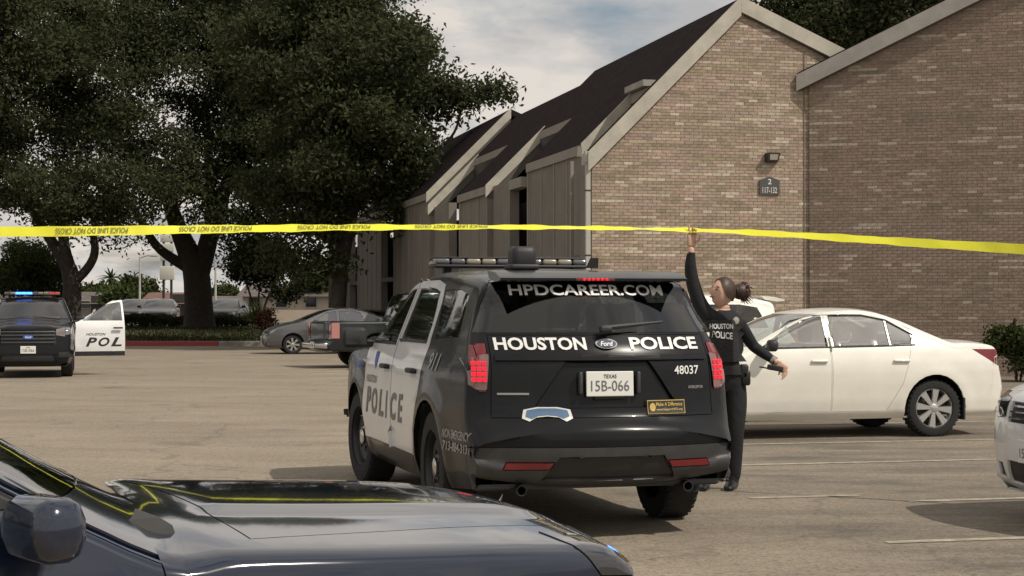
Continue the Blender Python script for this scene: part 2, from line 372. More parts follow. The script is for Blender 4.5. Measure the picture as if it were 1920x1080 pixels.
def wheel_meshes(style, wr, tw):
    key = (style, wr, tw)
    if key in _wheels: return _wheels[key]
    h = tw/2; rr = wr*(0.64 if style == 'steel' else 0.70)
    t = MB(); t.lathe([(rr, -h*.75), (rr*1.03, -h*.95), (wr*.86, -h), (wr*.95, -h*.93), (wr*.99, -h*.72), (wr, -h*.45), (wr, h*.45), (wr*.99, h*.72), (wr*.95, h*.93), (wr*.86, h), (rr*1.03, h*.95), (rr, h*.75)], 36)
    for k in range(36):                    # shoulder tread blocks
        a = 2*math.pi*k/36; M = Matrix.Rotation(-a, 4, 'Y')
        t.box((wr*.962, h*.52, -.012), (wr*1.004, h*.86, .012), M); t.box((wr*.962, -h*.86, -.012), (wr*1.004, -h*.52, .012), M)
    r = MB(); r.lathe([(rr*1.02, h*.80), (rr*.97, h*.86), (rr*.93, h*.70), (rr*.90, h*.2), (rr*.90, -h*.7)], 36)
    if style == 'steel':
        r.lathe([(rr*.92, h*.35), (rr*.80, h*.55), (rr*.55, h*.45), (rr*.34, h*.62), (0.001, h*.66)], 36)
        for k in range(5): a = 2*math.pi*k/5; r.lathe([(.014, h*.62), (.014, h*.74), (.001, h*.75)], 8, c=(rr*.42*math.cos(a), 0, rr*.42*math.sin(a)))
        r.cm = 1; r.lathe([(rr*.27, h*.60), (rr*.26, h*.80), (rr*.18, h*.86), (.001, h*.88)], 20)
    else:
        ns = {'alloy8': 8, 'alloy7': 7, 'alloy5': 5}[style]
        for k in range(ns):
            a = 2*math.pi*k/ns; M = Matrix.Rotation(a, 4, 'Y'); w0, w1 = rr*.09, rr*(.21 if ns > 6 else .30)
            r.add([(rr*.12, h*.55, -w0), (rr*.12, h*.55, w0), (rr*.94, h*.66, w1), (rr*.94, h*.66, -w1), (rr*.12, h*.82, -w0*.8), (rr*.12, h*.82, w0*.8), (rr*.94, h*.84, w1*.8), (rr*.94, h*.84, -w1*.8)],
                  [(4, 5, 6, 7), (0, 4, 7, 3), (1, 2, 6, 5), (3, 7, 6, 2), (0, 3, 2, 1)], M)
        r.lathe([(rr*.24, h*.5), (rr*.24, h*.80), (rr*.15, h*.9), (.001, h*.9)], 18); r.cm = 1
    b = MB(); b.lathe([(rr*.78, h*.1), (rr*.78, h*.22), (rr*.3, h*.25), (.001, h*.4)], 24); b.lathe([(rr*.89, -h*.2), (.001, -h*.2)], 24)
    _wheels[key] = (t.mesh('tyre', TYRE, 30), r.mesh('rim', [STEEL, CHROME] if style == 'steel' else [ALLOY, ALLOY], 30), b.mesh('wheel', HUB, 30)); return _wheels[key]
def add_wheels(root, sp, style, steer=0.0):
    T, Rm, Bk = wheel_meshes(style, sp['wr'], sp['tw'])
    for ax in sp['axles']:
        for sd_ in (1, -1):
            w = link('wheel', Bk, root); w.location = (ax, sd_*(sp['half']-sp['tw']/2-0.025), sp['wr']); w.rotation_euler = (0, random.uniform(0, 6), (0 if sd_ > 0 else math.pi)+(steer if ax > 0 else 0))
            link('tyre', T, w); link('rim', Rm, w)
def lens_part(bm, polys, name, m, root, off=0.004): # polys: list of (poly, axis, side)
    return [finish(cut(bm, p, a, s_, **kw), name, m, root, 0.003, 0.02, off) for p, a, s_, kw in polys]
def mirror_y(p): return [(-a, b) for a, b in p]
def arches(bm, sp, root, ra=None):
    ra = ra or sp['wr']*1.16; k = 26
    for ax in sp['axles']:
        p = [(ax+ra*math.cos(2*math.pi*q/k), sp['wr']+0.01+ra*math.sin(2*math.pi*q/k)) for q in range(k)]
        for sd_ in (1, -1):
            cut(bm, p, 'y', sd_, nmin=0.02).free()
    for ax in sp['axles']:
        for sd_ in (1, -1):
            mb = MB(); a = [math.pi*(q/14) for q in range(15)]; y0, y1 = sd_*(sp['half']-0.03), sd_*(sp['half']-0.36); rq = ra+0.012
            V = [(ax+rq*math.cos(t), y0, sp['wr']+rq*math.sin(t)) for t in a]+[(ax+rq*math.cos(t), y1, sp['wr']+rq*math.sin(t)) for t in a]
            mb.add(V, [(q, q+1, q+16, q+15) for q in range(14)]+[tuple(range(15, 30))])
            mb.build('wheel_liner', BLACKP, root, 40)
def seats(root, xs, w=0.5, z0=0.45, hgt=0.62, sepz=None):
    for x in xs:
        for y in (-.38, .38):
            m = MB(); m.rbox((x+.05, y, z0+.12), (.25, w/2-.01, .09), .06)
            m.rbox((0, 0, hgt/2), (.07, w/2-.02, hgt/2), .06, M=Matrix.Translation((x-.2, y, z0+.15)) @ Matrix.Rotation(-.28, 4, 'Y'))
            m.rbox((x-.41, y, z0+hgt+.24), (.05, .13, .09), .04); m.build('seat', SEATG, root, 40)
def lightbar(root, x, z, half, lit=None):
    b = MB(); b.rbox((x, 0, z+.012), (.14, half, .012), .01)
    for y in (-half*.8, half*.8): b.box((x-.03, y-.03, z-.06), (x+.03, y+.03, z+.002))
    base = b.build('light_bar', BLACKP, root, 40)
    n = 10; w = 2*half/n
    for k in range(n):
        y = -half+w*(k+.5); mm = BARLENS if k not in (1, 2, 6, 7) else BARAMB
        if lit and k in lit: mm = lit[k]
        m = MB(); m.rbox((x, y, z+.046), (.135, w/2-.004, .022), .016); m.build('lamp_module', mm, base, 40)
    m = MB(); m.rbox((x, 0, z+.075), (.125, half*.98, .007), .005); m.build('bar_cover', BLACKP, base, 40)
def plate(root, M, st=True):
    m = MB(); m.rbox((0, 0, 0), (.006, .155, .078), .005, M=M); p = m.build('licence_plate', PLATEW, root)
    for key, cz, sz, mm in ((('TEXAS', .01, 0), .047, (.085, .024), LETTERK), (('15B-066', 0, 0), -.012, (.25, .066), GREYK)):
        vs, fs = text(*key); q = MB(); q.add([(-.0085, -x*sz[0], cz+y*sz[1]) for x, y in vs], fs, M); q.build('lettering', mm, p)
    return p

# ---- police utility vehicle
SUV = dict(prof=[(2.26,.24),(2.36,.27),(2.42,.40),(2.42,.56),(2.40,.72),(2.37,.94),(2.33,1.04),(2.22,1.10),(1.85,1.155),(1.3,1.20),(1.10,1.215),(1.02,1.225),(.62,1.46),(.30,1.645),(.12,1.70),(-.3,1.74),(-1.0,1.745),(-1.7,1.712),(-2.06,1.672),(-2.13,1.64),(-2.2,1.58),(-2.40,1.30),(-2.44,1.25),(-2.48,1.20),(-2.52,1.10),(-2.525,.95),(-2.54,.82),(-2.57,.755),(-2.63,.72),(-2.645,.66),(-2.63,.52),(-2.59,.41),(-2.50,.355),(-2.40,.335)],
           wz=[(z, w*.93) for z, w in [(.22,.86),(.30,.935),(.42,.975),(.62,.998),(.80,1.0),(.93,.99),(1.03,.985),(1.14,.955),(1.21,.93),(1.26,.912),(1.62,.755),(1.70,.71),(1.8,.62)]],
           wx=[(2.7,.80),(2.42,.86),(2.15,.945),(1.75,.99),(1.4,1),(-1.5,1),(-1.9,.985),(-2.3,.945),(-2.5,.91),(-2.65,.87),(-3,.85)],
           crown=.035, endb=.13, endr=.20, r=.05, axles=(1.43,-1.43), wr=.385, tw=.25, half=.93, hood=(1.12,2.3,.50,.016))
def suv_side(bm, root, doorm, glassm, sides=(1, -1), nodoor=()):
    out = {}
    for sd_ in sides:
        fd = [(1.02,.42),(1.03,.75),(1.0,1.17),(.36,1.595),(.1,1.645),(-.10,1.665),(-.10,.42)]
        rd = [(-.11,.42),(-.11,1.665),(-.70,1.665),(-.98,1.63),(-1.10,1.50),(-1.22,1.20),(-1.07,.80),(-.93,.42)]
        fw = [(.83,1.205),(.34,1.545),(.10,1.595),(-.05,1.605),(-.05,1.205)]
        rw = [(-.16,1.21),(-.16,1.605),(-.70,1.60),(-.92,1.57),(-1.06,1.36),(-1.10,1.235)]
        for key, dp, wp, hx in (('f', fd, fw, -.02), ('r', rd, rw, -1.02)):
            d = cut(bm, dp, 'y', sd_, nmin=.5)
            if (sd_, key) in nodoor: d.free(); continue
            bv = BVHTree.FromBMesh(d); w = cut(d, wp, 'y', sd_)
            o = finish(d, 'door', doorm, root, .004, .03); finish(w, 'door_window', glassm, o, .006, .008, -.006)
            h = MB(); h.rbox((hx+.10, sd_*(.942), 1.02), (.105, .022, .018), .014); h.box((hx+.01, sd_*.89, 1.0), (hx+.03, sd_*.942, 1.03)); h.box((hx+.17, sd_*.89, 1.0), (hx+.19, sd_*.942, 1.03)); h.build('handle', BLACKP, o, 40)
            ws = MB()
            lo = [p for p in wp]; a, b = wp[0] if key == 'f' else wp[-1], wp[-1] if key == 'f' else wp[0]
            hh = bv.ray_cast(Vector(((a[0]+b[0])/2, sd_*3, a[1]-.012)), Vector((0, -sd_, 0)))
            yy = abs(hh[0].y) if hh[0] else .93
            ws.box((min(a[0], b[0]), sd_*yy-.008, a[1]-.022), (max(a[0], b[0]), sd_*yy+.008, a[1]-.002)); ws.build('window_trim', BLACKP, o)
            out[(sd_, key)] = (o, bv)
        q = cut(bm, [(-1.26,1.25),(-1.13,1.50),(-1.06,1.585),(-1.55,1.585),(-1.80,1.545),(-1.93,1.27)], 'y', sd_); finish(q, 'quarter_window', glassm, root, .005, .008, -.002)
        m = MB(); m.rbox((0, 0, 0), (.055, .105, .08), .05, M=Matrix.Translation((.80, sd_*1.05, 1.225)) @ Matrix.Rotation(sd_*-.2, 4, 'Z'))
        m.rbox((.84, sd_*.94, 1.175), (.05, .05, .03), .02); mo = m.build('mirror', BLACKP, root, 40)
        g = MB(); g.rbox((0, 0, 0), (.006, .085, .06), .005, M=Matrix.Translation((.746, sd_*1.04, 1.225)) @ Matrix.Rotation(sd_*-.2, 4, 'Z')); g.build('mirror_glass', mat('mirror_glass', (.10, .10, .105), .05, 1.0), mo)
    return out
def suv(name, loc, rz, label, paint, doorm, front=True, rear=True, police=True, bar=None, nodoor=(), glassm=GLASS_DARK, sidet=(1,), scale=1.0, group=None, cat='police car', wheel='steel', steer=0.0, rearglass=None):
    root = empty(name, loc, rz, label, cat, group); sh = Shell(SUV); bm = sh.bmesh(); B0 = BVHTree.FromBMesh(bm)
    arches(bm, SUV, root)
    sides = suv_side(bm, root, doorm, glassm, nodoor=nodoor)
    # windscreen and rear glass
    ws = cut(bm, [(-.80,1.262),(.80,1.262),(.64,1.62),(-.64,1.62)], 'x', 1, nmin=.15); finish(ws, 'windscreen', GLASS_MID if police else glassm, root, .005, .008, -.002)
    rg = cut(bm, [(-.80,1.30),(.80,1.30),(.66,1.61),(.62,1.645),(-.62,1.645),(-.66,1.61)], 'x', -1, nmin=.15); rgo = finish(rg, 'rear_window', rearglass or glassm, root, .005, .008, -.002)
    hood = cut(bm, [(1.16,-.80),(2.20,-.68),(2.28,-.45),(2.30,0),(2.28,.45),(2.20,.68),(1.16,.80)], 'z', 1, nmin=.35); finish(hood, 'bonnet', paint, root, .005, .03)
    if rear:
        for s_ in (1, -1):
            f = (lambda p: p) if s_ > 0 else mirror_y
            tl = cut(bm, f([(.735,1.235),(.80,1.235),(.80,.935),(.755,.935)]), 'x', -1, nmin=.05, lim=lambda c: c.x < -2); tlo = finish(tl, 'tail_light', LENSRED, root, .004, .02, .006)
            t2 = cut(bm, [(-2.70,1.235),(-2.16,1.225),(-2.34,1.04),(-2.42,.935),(-2.70,.935)], 'y', s_, nmin=-.2, clip=[((0,s_*.80,0),(0,s_,0))]); finish(t2, 'tail_light_side', LENSRED, tlo or root, .003, .02, .006)
            decal(B0, 'reversing_lens', LENSCLEAR, tlo, polyshape([(s_*a, b) for a, b in [(.5,.5),(.28,.5),(-.5,.36),(-.5,-.36),(-.12,-.5),(.34,-.5)]]), (s_*.797, 1.06), (.125, .22), 'x', -1, .013, .05)
            for r_ in range(4):
                for c_ in range(3):
                    decal(B0, 'lamp_led', LEDRED, tlo, RECT, (s_*(.768+c_*.030), 1.115-r_*.034), (.024, .024), 'x', -1, .02, 0)
            refl = [(.40,.46),(.68,.46),(.66,.505),(.37,.505)]
            rr = cut(bm, f(refl), 'x', -1, nmin=.15); finish(rr, 'reflector', LENSRED, root, .003, .015, .003)
        brc = cut(bm, [(-.44,.385),(.44,.385),(.34,.535),(-.34,.535)], 'x', -1, nmin=.2); finish(brc, 'bumper_recess', BLACKP, root, .0, .03, -.02)
        lb = cut(bm, [(-.98,.10),(.98,.10),(.98,.60),(.45,.60),(.33,.50),(-.33,.50),(-.45,.60),(-.98,.60)][:3]+[(-.98,.60)], 'x', -1, nmin=-.3, clip=[((-2.30,0,0),(-1,0,0))]); finish(lb, 'rear_bumper', GREYP, root, .004, .03)
        rec = cut(bm, [(-.47,.84),(.47,.84),(.27,1.125),(-.27,1.125)], 'x', -1, nmin=.2); finish(rec, 'plate_recess', GREYP if not police else BLACKPAINT, root, .0, .03, -.022)
        tg = cut(bm, [(-.735,.775),(.735,.775),(.735,1.24),(.80,1.295),(-.80,1.295),(-.735,1.24)][0:2]+[(.72,1.29),(-.72,1.29)], 'x', -1, nmin=.15); tgo = finish(tg, 'tailgate', paint, root, .005, .03)
        BT = B0
        decal(B0, 'tailgate_strip', BLACKPAINT, tgo or root, RECT, (0, 1.150), (1.40, .035), 'x', -1, .006, .1, .012)
        mb = MB(); mb.rbox((-2.51, 0, .90), (.02, .10, .016), .01); mb.build('tailgate_handle', BLACKP, tgo or root, 40)
        plate(root, Matrix.Translation((-2.535, 0, .985)) @ Matrix.Rotation(.04, 4, 'Y'))
        for s_ in (1, -1): m = MB(); m.rbox((-2.525, s_*.19, .99), (.02, .012, .07), .008); m.build('plate_lamp', GREYP, root, 40)
        sp_ = MB(); sp_.prism([(-1.90,1.705),(-2.10,1.688),(-2.24,1.650),(-2.24,1.634),(-2.12,1.626),(-1.95,1.65)], -.63, .63); sp_.build('spoiler', paint, root, 30)
        hs = MB(); hs.rbox((-2.242, 0, 1.642), (.006, .13, .009), .004); h0 = hs.build('high_brake_lamp', LENSRED, root)
        if police:
            for k in range(6): q = MB(); q.rbox((-2.250, -.075+k*.03, 1.642), (.004, .009, .007), .003); q.build('lamp_led', LEDRED, h0)
        for s_ in (1, -1): ex = MB(); ex.lathe([(.030, -1.9), (.034, -2.46), (.028, -2.46), (.024, -2.38)], 14, 'x', (0, s_*.55, .325)); ex.build('exhaust_pipe', STEEL, root, 40)
        wp = MB(); wp.tube([(-2.44, .02, 1.33), (-2.405, -.22, 1.352), (-2.39, -.40, 1.37)], [.018, .014, .008], 6); wp.rbox((-2.45, 0, 1.325), (.025, .04, .02), .012); wp.build('rear_wiper', BLACKP, root, 40)
    if front:
        for s_ in (1, -1):
            f = (lambda p: p) if s_ > 0 else mirror_y
            hl = cut(bm, f([(.56,.90),(.75,.87),(.75,1.055),(.70,1.06),(.56,1.03)]), 'x', 1, nmin=.1); ho = finish(hl, 'headlight', HEADL, root, .004, .02, .004)
            h2 = cut(bm, [(2.6,.86),(2.6,1.055),(2.00,1.06),(2.12,.93)], 'y', s_, nmin=-.2, clip=[((0,s_*.75,0),(0,s_,0))]); finish(h2, 'headlight_side', HEADL, ho or root, .003, .02, .004)
            for k, (yy, zz) in enumerate(((.63,.97),(.71,.965))):
                decal(B0, 'headlight_lamp', LENSCLEAR, ho or root, oval(14), (s_*yy, zz), (.07, .08), 'x', 1, .012, 0)
            fg = cut(bm, f([(.62,.42),(.90,.44),(.90,.58),(.62,.56)]), 'x', 1, nmin=.1); finish(fg, 'fog_recess', BLACKP, root, .003, .03, -.015)
        gr = cut(bm, [(-.57,.70),(.57,.70),(.57,1.02),(-.57,1.02)], 'x', 1, nmin=.15); go = finish(gr, 'grille', BLACKP, root, .004, .03, -.025)
        for k in range(4):
            decal(B0, 'grille_bar', CHROME if not police else GREYP, go, RECT, (0, .755+k*.075), (1.10, .026), 'x', 1, -.012, .1, .022)
        em = decal(B0, 'emblem', LETTERB, go, oval(), (0, .865), (.21, .085), 'x', 1, .018, 0); decal(B0, 'emblem_script', LETTERW, em, text('Ford', .02, .3), (0, .865), (.13, .045), 'x', 1, .021, 0)
        lo = cut(bm, [(-.58,.34),(.58,.34),(.52,.50),(-.52,.50)], 'x', 1, nmin=.1); finish(lo, 'lower_grille', BLACKP, root, .003, .03, -.02)
        pl = plate(root, Matrix.Translation((2.43, 0, .60)) @ Matrix.Rotation(math.pi, 4, 'Z'))
        wm = MB()
        for s_ in (1, -1): wm.tube([(1.08, s_*.62, 1.235), (1.02, s_*.35, 1.268), (.98, s_*.05, 1.295)], [.016, .012, .009], 6)
        wm.build('wiper', BLACKP, root, 40)
    ed = [e for e in bm.edges if e.is_boundary]
    finish(bm, 'body', paint, root, 0, .022)
    add_wheels(root, SUV, wheel, steer)
    seats(root, (.15, -.85), z0=.5, hgt=.66)
    it = MB(); it.box((-2.3, -.80, .42), (1.0, .80, .48)); it.rbox((.88, 0, 1.02), (.22, .78, .14), .08); it.box((-1.9, -.7, .5), (-1.85, .7, 1.05)); it.rbox((.62, .38, 1.10), (.02, .18, .17), .02)
    it.build('interior', INTER, root, 40)
    if police:
        lightbar(root, -.05, 1.765, .60, bar)
        a = MB(); a.rbox((-1.55, .30, 1.80), (.09, .085, .075), .04); a.rbox((-1.55, .30, 1.735), (.10, .10, .02), .015); a.build('roof_camera', BLACKP, root, 40)
        a = MB(); a.prism([(-1.62,1.73),(-1.50,1.735),(-1.60,1.80),(-1.63,1.80)], -.22, -.17); a.build('roof_antenna', BLACKP, root)
        for (sd_, key), (o, bv) in sides.items():
            if sd_ not in sidet: continue
        if (1, 'f') in sides and 1 in sidet:
            of, bf = sides[(1, 'f')]; orr, br = sides[(1, 'r')]
            decal(B0, 'lettering', GREYK, of, text('HOUSTON', .02, .3), (.70, .90), (.46, .06), 'y', 1)
            for ch, x, w_ in zip('POLICE', (.80, .54, .27, .04, -.24, -.50), (.22, .24, .20, .10, .24, .20)):
                tgt = of if x > -.10 else orr
                decal(B0, 'lettering', GREYK, tgt, text(ch, .03, .3), (x, .73), (w_, .21), 'y', 1)
            decal(B0, 'emblem', LETTERB, of, polyshape([(-.5,.5),(.5,.5),(.42,-.1),(0,-.5),(-.42,-.1)]), (.55, 1.05), (.13, .14), 'y', 1)
            decal(B0, 'lettering', LETTERB, root, text('HOUSTON', .02, .3), (1.24, 1.0), (.30, .06), 'y', 1, .012)
            decal(B0, 'lettering', LETTERG, root, text('911', .02, .3), (-1.52, 1.10), (.30, .12), 'y', 1)
            decal(B0, 'lettering', LETTERG, root, text('NON EMERGENCY', .02, .35), (-2.14, .655), (.50, .058), 'y', 1, .006)
            decal(B0, 'lettering', LETTERG, root, text('713-884-3131', .02, .35), (-2.14, .575), (.50, .062), 'y', 1, .006)
        if rear:
            BR = B0
            decal(B0, 'lettering', LETTERW, rgo, text('HPDCAREER.COM', .02, 0), (.02, 1.575), (1.04, .070), 'x', -1, .008, .05)
            decal(B0, 'lettering', LETTERW, tgo, text('HOUSTON', .03, 0), (.41, 1.235), (.56, .078), 'x', -1, .008, .05)
            decal(B0, 'lettering', LETTERW, tgo, text('POLICE', .03, 0), (-.41, 1.235), (.50, .078), 'x', -1, .008, .05)
            em = decal(B0, 'emblem', CHROME, tgo, oval(), (0, 1.235), (.145, .062), 'x', -1, .010, 0, .006); e2 = decal(B0, 'emblem_field', mat('emblem_blue', (.015, .03, .09), .3), em, oval(), (0, 1.235), (.125, .048), 'x', -1, .019, 0); decal(B0, 'emblem_script', LETTERW, em, text('Ford', .02, .3), (0, 1.235), (.085, .03), 'x', -1, .022, 0)
            decal(B0, 'lettering', LETTERW, tgo, text('48037', .012, 0), (-.545, 1.065), (.185, .055), 'x', -1, .007)
            decal(B0, 'lettering', LETTERG, tgo, text('INTERCEPTOR', .01, .2), (-.61, .955), (.11, .018), 'x', -1, .007)
            decal(B0, 'trim_strip', LETTERG, tgo, RECT, (.60, .925), (.19, .012), 'x', -1, .007)
            arc = [(-.5,-.28),(-.46,.32),(-.2,.5),(.2,.5),(.46,.32),(.5,-.28),(.36,-.5),(.22,-.22),(0,-.14),(-.22,-.22),(-.36,-.5)]
            tri = [(0,1,9,10),(1,2,8,9),(2,3,7,8),(3,4,6,7),(4,5,6)]
            tri = [(0,1,9,10),(1,2,8,9),(2,3,7,8),(3,4,6,7),(4,5,6)]
            em = decal(B0, 'emblem', LETTERW, tgo, (arc, [(0,1,10),(1,9,10),(1,2,9),(2,8,9),(2,3,8),(3,7,8),(3,4,7),(4,6,7),(4,5,6)]), (.40, .800), (.31, .088), 'x', -1, .007, .04)
            decal(B0, 'emblem_field', mat('emblem_pale_blue', (.10, .18, .30), .4), em, ([(x*.86, y*.72+.02) for x, y in arc], [(0,1,10),(1,9,10),(1,2,9),(2,8,9),(2,3,8),(3,7,8),(3,4,7),(4,6,7),(4,5,6)]), (.40, .803), (.31, .088), 'x', -1, .010, .04)
            st = decal(B0, 'sticker', LETTERY, tgo, RECT, (-.385, .835), (.27, .086), 'x', -1, .007); s2 = decal(B0, 'sticker_field', LETTERK, st, RECT, (-.385, .835), (.26, .076), 'x', -1, .010)
            decal(B0, 'lettering', LETTERY, st, text('Make A Difference', .015, 0), (-.405, .852), (.19, .024), 'x', -1, .013); decal(B0, 'lettering', LETTERY, st, text('www.SupportHPD.org', .015, 0), (-.405, .818), (.19, .019), 'x', -1, .013)
            decal(B0, 'sticker_badge', LETTERY, st, oval(12), (-.285, .835), (.042, .052), 'x', -1, .013)
    if scale != 1.0: root.scale = (scale,)*3
    return root, B0

# ---- saloon, hatchback, pickup
SEDAN = dict(prof=[(2.16,.21),(2.28,.24),(2.36,.34),(2.38,.50),(2.34,.66),(2.24,.76),(2.0,.845),(1.5,.935),(1.12,.985),(1.02,1.00),(.60,1.22),(.22,1.385),(-.05,1.445),(-.5,1.475),(-.85,1.455),(-1.15,1.37),(-1.48,1.225),(-1.72,1.125),(-1.80,1.105),(-2.1,1.09),(-2.28,1.07),(-2.36,1.0),(-2.40,.85),(-2.45,.66),(-2.47,.50),(-2.42,.36),(-2.34,.28),(-2.26,.25)],
             wz=[(.2,.80),(.28,.875),(.42,.905),(.62,.922),(.76,.925),(.86,.915),(.96,.885),(1.01,.865),(1.05,.845),(1.38,.66),(1.44,.61),(1.5,.55)],
             wx=[(2.7,.72),(2.38,.78),(2.1,.90),(1.75,.975),(1.4,1),(-1.3,1),(-1.8,.97),(-2.2,.90),(-2.45,.80),(-3,.7)],
             crown=.035, endb=.16, r=.04, axles=(1.40,-1.40), wr=.325, tw=.215, half=.92)
HATCH = dict(SEDAN, prof=[(2.10,.20),(2.22,.23),(2.29,.34),(2.30,.52),(2.26,.68),(2.16,.80),(1.9,.92),(1.45,1.03),(1.20,1.08),(.75,1.29),(.35,1.44),(.0,1.50),(-.4,1.51),(-.85,1.47),(-1.3,1.36),(-1.75,1.20),(-2.02,1.10),(-2.10,.98),(-2.14,.75),(-2.16,.50),(-2.10,.34),(-2.0,.27)],
             wz=[(.2,.78),(.28,.85),(.42,.88),(.62,.895),(.8,.895),(.93,.87),(1.03,.845),(1.42,.63),(1.52,.55)], axles=(1.36,-1.34), half=.885, wr=.315, tw=.2)
PICKUP = dict(prof=[(2.70,.38),(2.84,.42),(2.90,.58),(2.88,.92),(2.82,1.08),(2.6,1.16),(1.75,1.24),(1.62,1.26),(1.25,1.55),(.95,1.80),(.70,1.89),(.1,1.92),(-.55,1.90),(-.78,1.84),(-.88,1.6),(-.94,1.25),(-.98,1.17),(-1.1,1.155),(-2.80,1.155),(-2.90,1.15),(-2.93,1.08),(-2.93,.75),(-2.95,.66),(-3.03,.63),(-3.05,.52),(-2.98,.44),(-2.9,.42)],
              wz=[(.35,.90),(.45,.97),(.7,1.0),(.95,.995),(1.15,.97),(1.25,.93),(1.78,.74),(1.95,.6)], wx=[(3.2,.86),(2.9,.9),(2.5,.97),(1.9,1),(-2.6,1),(-3.1,.97)],
              crown=.02, endb=.05, r=.035, axles=(1.95,-1.75), wr=.40, tw=.26, half=1.0)
def saloon(name, loc, rz, label, sp, paint, doors, windows, glassm, cat='car', wheel='alloy8', group=None, scale=1.0, tail=None, nose=True, detail=True, beltz=1.0, trim=None, mirm=None):
    root = empty(name, loc, rz, label, cat, group); sh = Shell(sp); bm = sh.bmesh(); B0 = BVHTree.FromBMesh(bm); arches(bm, sp, root)
    topz = max(p[1] for p in sp['prof'])
    for sd_ in (1, -1):
        for dp, wps, hx in doors:
            d = cut(bm, dp, 'y', sd_, nmin=.5); ws = [cut(d, w, 'y', sd_) for w in wps]; o = finish(d, 'door', paint, root, .004, .03)
            for w in ws: finish(w, 'door_window', glassm, o, .007, .008, -.005)
            h = MB(); hit = B0.ray_cast(Vector((hx, sd_*3, beltz-.13)), Vector((0, -sd_, 0))); yy = hit[0].y if hit[0] else sd_*.9
            h.rbox((hx, yy+sd_*.016, beltz-.13), (.10, .016, .015), .012); h.build('handle', paint, o, 40)
        for wp in windows: finish(cut(bm, wp, 'y', sd_), 'quarter_window', glassm, root, .006, .008, -.004)
        mx_, mz_ = sp.get('mir', (.62, 1.05)); m = MB(); m.rbox((0, 0, 0), (.06, .10, .065), .045, M=Matrix.Translation((mx_, sd_*(sp['half']+.09), mz_)) @ Matrix.Rotation(sd_*-.25, 4, 'Z')); m.rbox((mx_+.03, sd_*(sp['half']-.04), mz_-.045), (.04, .06, .02), .015)
        m.build('mirror', mirm or paint, root, 40)
    zc = sp.get('cowlz', 1.03); zt = topz-.075; hw = sp['half']
    finish(cut(bm, [(-hw*.84, zc), (hw*.84, zc), (hw*.66, zt), (-hw*.66, zt)], 'x', 1, nmin=.12), 'windscreen', glassm, root, .005, .008, -.002)
    rz0 = sp.get('rearz', 1.17); finish(cut(bm, [(-hw*.76, rz0), (hw*.76, rz0), (hw*.62, zt), (-hw*.62, zt)], 'x', -1, nmin=.12, lim=lambda c: c.x < 0), 'rear_window', glassm, root, .005, .008, -.002)
    xf = max(p[0] for p in sp['prof'])
    if nose:
        k = sp.get('nosez', 0)
        finish(cut(bm, [(sp.get('cowlx', 1.2), -hw*.82), (xf-.22, -hw*.62), (xf-.12, 0), (xf-.22, hw*.62), (sp.get('cowlx', 1.2), hw*.82)], 'z', 1, nmin=.4), 'bonnet', paint, root, .005, .03)
        for s_ in (1, -1):
            f = (lambda p: p) if s_ > 0 else mirror_y
            ho = finish(cut(bm, f([(hw*.50,.59+k),(hw*.74,.57+k),(hw*.74,.735+k),(hw*.55,.72+k)]), 'x', 1, nmin=.38), 'headlight', sp.get('lampm', HEADL), root, .004, .02, .003)
            h2 = finish(cut(bm, [(xf+.2,.57+k),(xf+.2,.735+k),(xf-.42,.765+k),(xf-.30,.62+k)], 'y', s_, nmin=-.2, clip=[((0,s_*hw*.74,0),(0,s_,0))]), 'headlight_side', sp.get('lampm', HEADL), ho or root, .003, .02, .003)
            finish(cut(bm, f([(hw*.54,.28),(hw*.72,.29),(hw*.72,.39),(hw*.57,.39)]), 'x', 1, nmin=.3), 'fog_recess', BLACKP, root, .003, .03, -.015)
        g = finish(cut(bm, [(-hw*.44,.56+k),(hw*.44,.56+k),(hw*.48,.70+k),(-hw*.48,.70+k)], 'x', 1, nmin=.15), 'grille', BLACKP, root, .004, .03, -.02)
        if g:
            for q in range(3): decal(B0, 'grille_bar', CHROME, g, RECT, (0, .59+k+q*.04), (hw*.86, .012), 'x', 1, -.01, .1, .015)
        finish(cut(bm, [(-hw*.48,.26),(hw*.48,.26),(hw*.44,.42),(-hw*.44,.42)], 'x', 1, nmin=.1), 'lower_grille', BLACKP, root, .003, .03, -.02)
        pl = plate(root, Matrix.Translation((xf+.01, 0, .50)) @ Matrix.Rotation(math.pi, 4, 'Z'))
    if tail:
        for s_ in (1, -1):
            f = (lambda p: p) if s_ > 0 else mirror_y
            to = finish(cut(bm, f(tail[0]), 'x', -1, nmin=.05, lim=lambda c: c.x < -1.5), 'tail_light', LENSRED, root, .004, .02, .004)
            finish(cut(bm, tail[1], 'y', s_, nmin=-.2, clip=[((0,s_*.70,0),(0,s_,0))]), 'tail_light_side', LENSRED, to or root, .003, .02, .004)
    finish(bm, 'body', paint, root, 0, .022); add_wheels(root, sp, wheel)
    if detail:
        seats(root, sp.get('seatx', (.05, -.80)), z0=.35, hgt=.56)
        it = MB(); it.box((-1.9, -.72, .30), (1.0, .72, .36)); it.rbox((.85, 0, .84), (.22, .70, .12), .07); it.rbox((.55, .36, .90), (.02, .17, .16), .02); it.box((-1.95, -.66, .9), (-1.35, .66, .98)); it.build('interior', INTER, root, 40)
    if trim:
        for sd_ in (1, -1):
            for nm, pts, mm in trim:
                P = []
                for x, z in pts:
                    h = B0.ray_cast(Vector((x, sd_*3, z)), Vector((0, -sd_, 0)))
                    if h[0]: P.append(h[0]+Vector((0, sd_*.003, 0)))
                m = MB(); m.tube(P, .009, 5); m.build(nm, mm, root, 40)
    if scale != 1: root.scale = (scale,)*3
    return root, B0
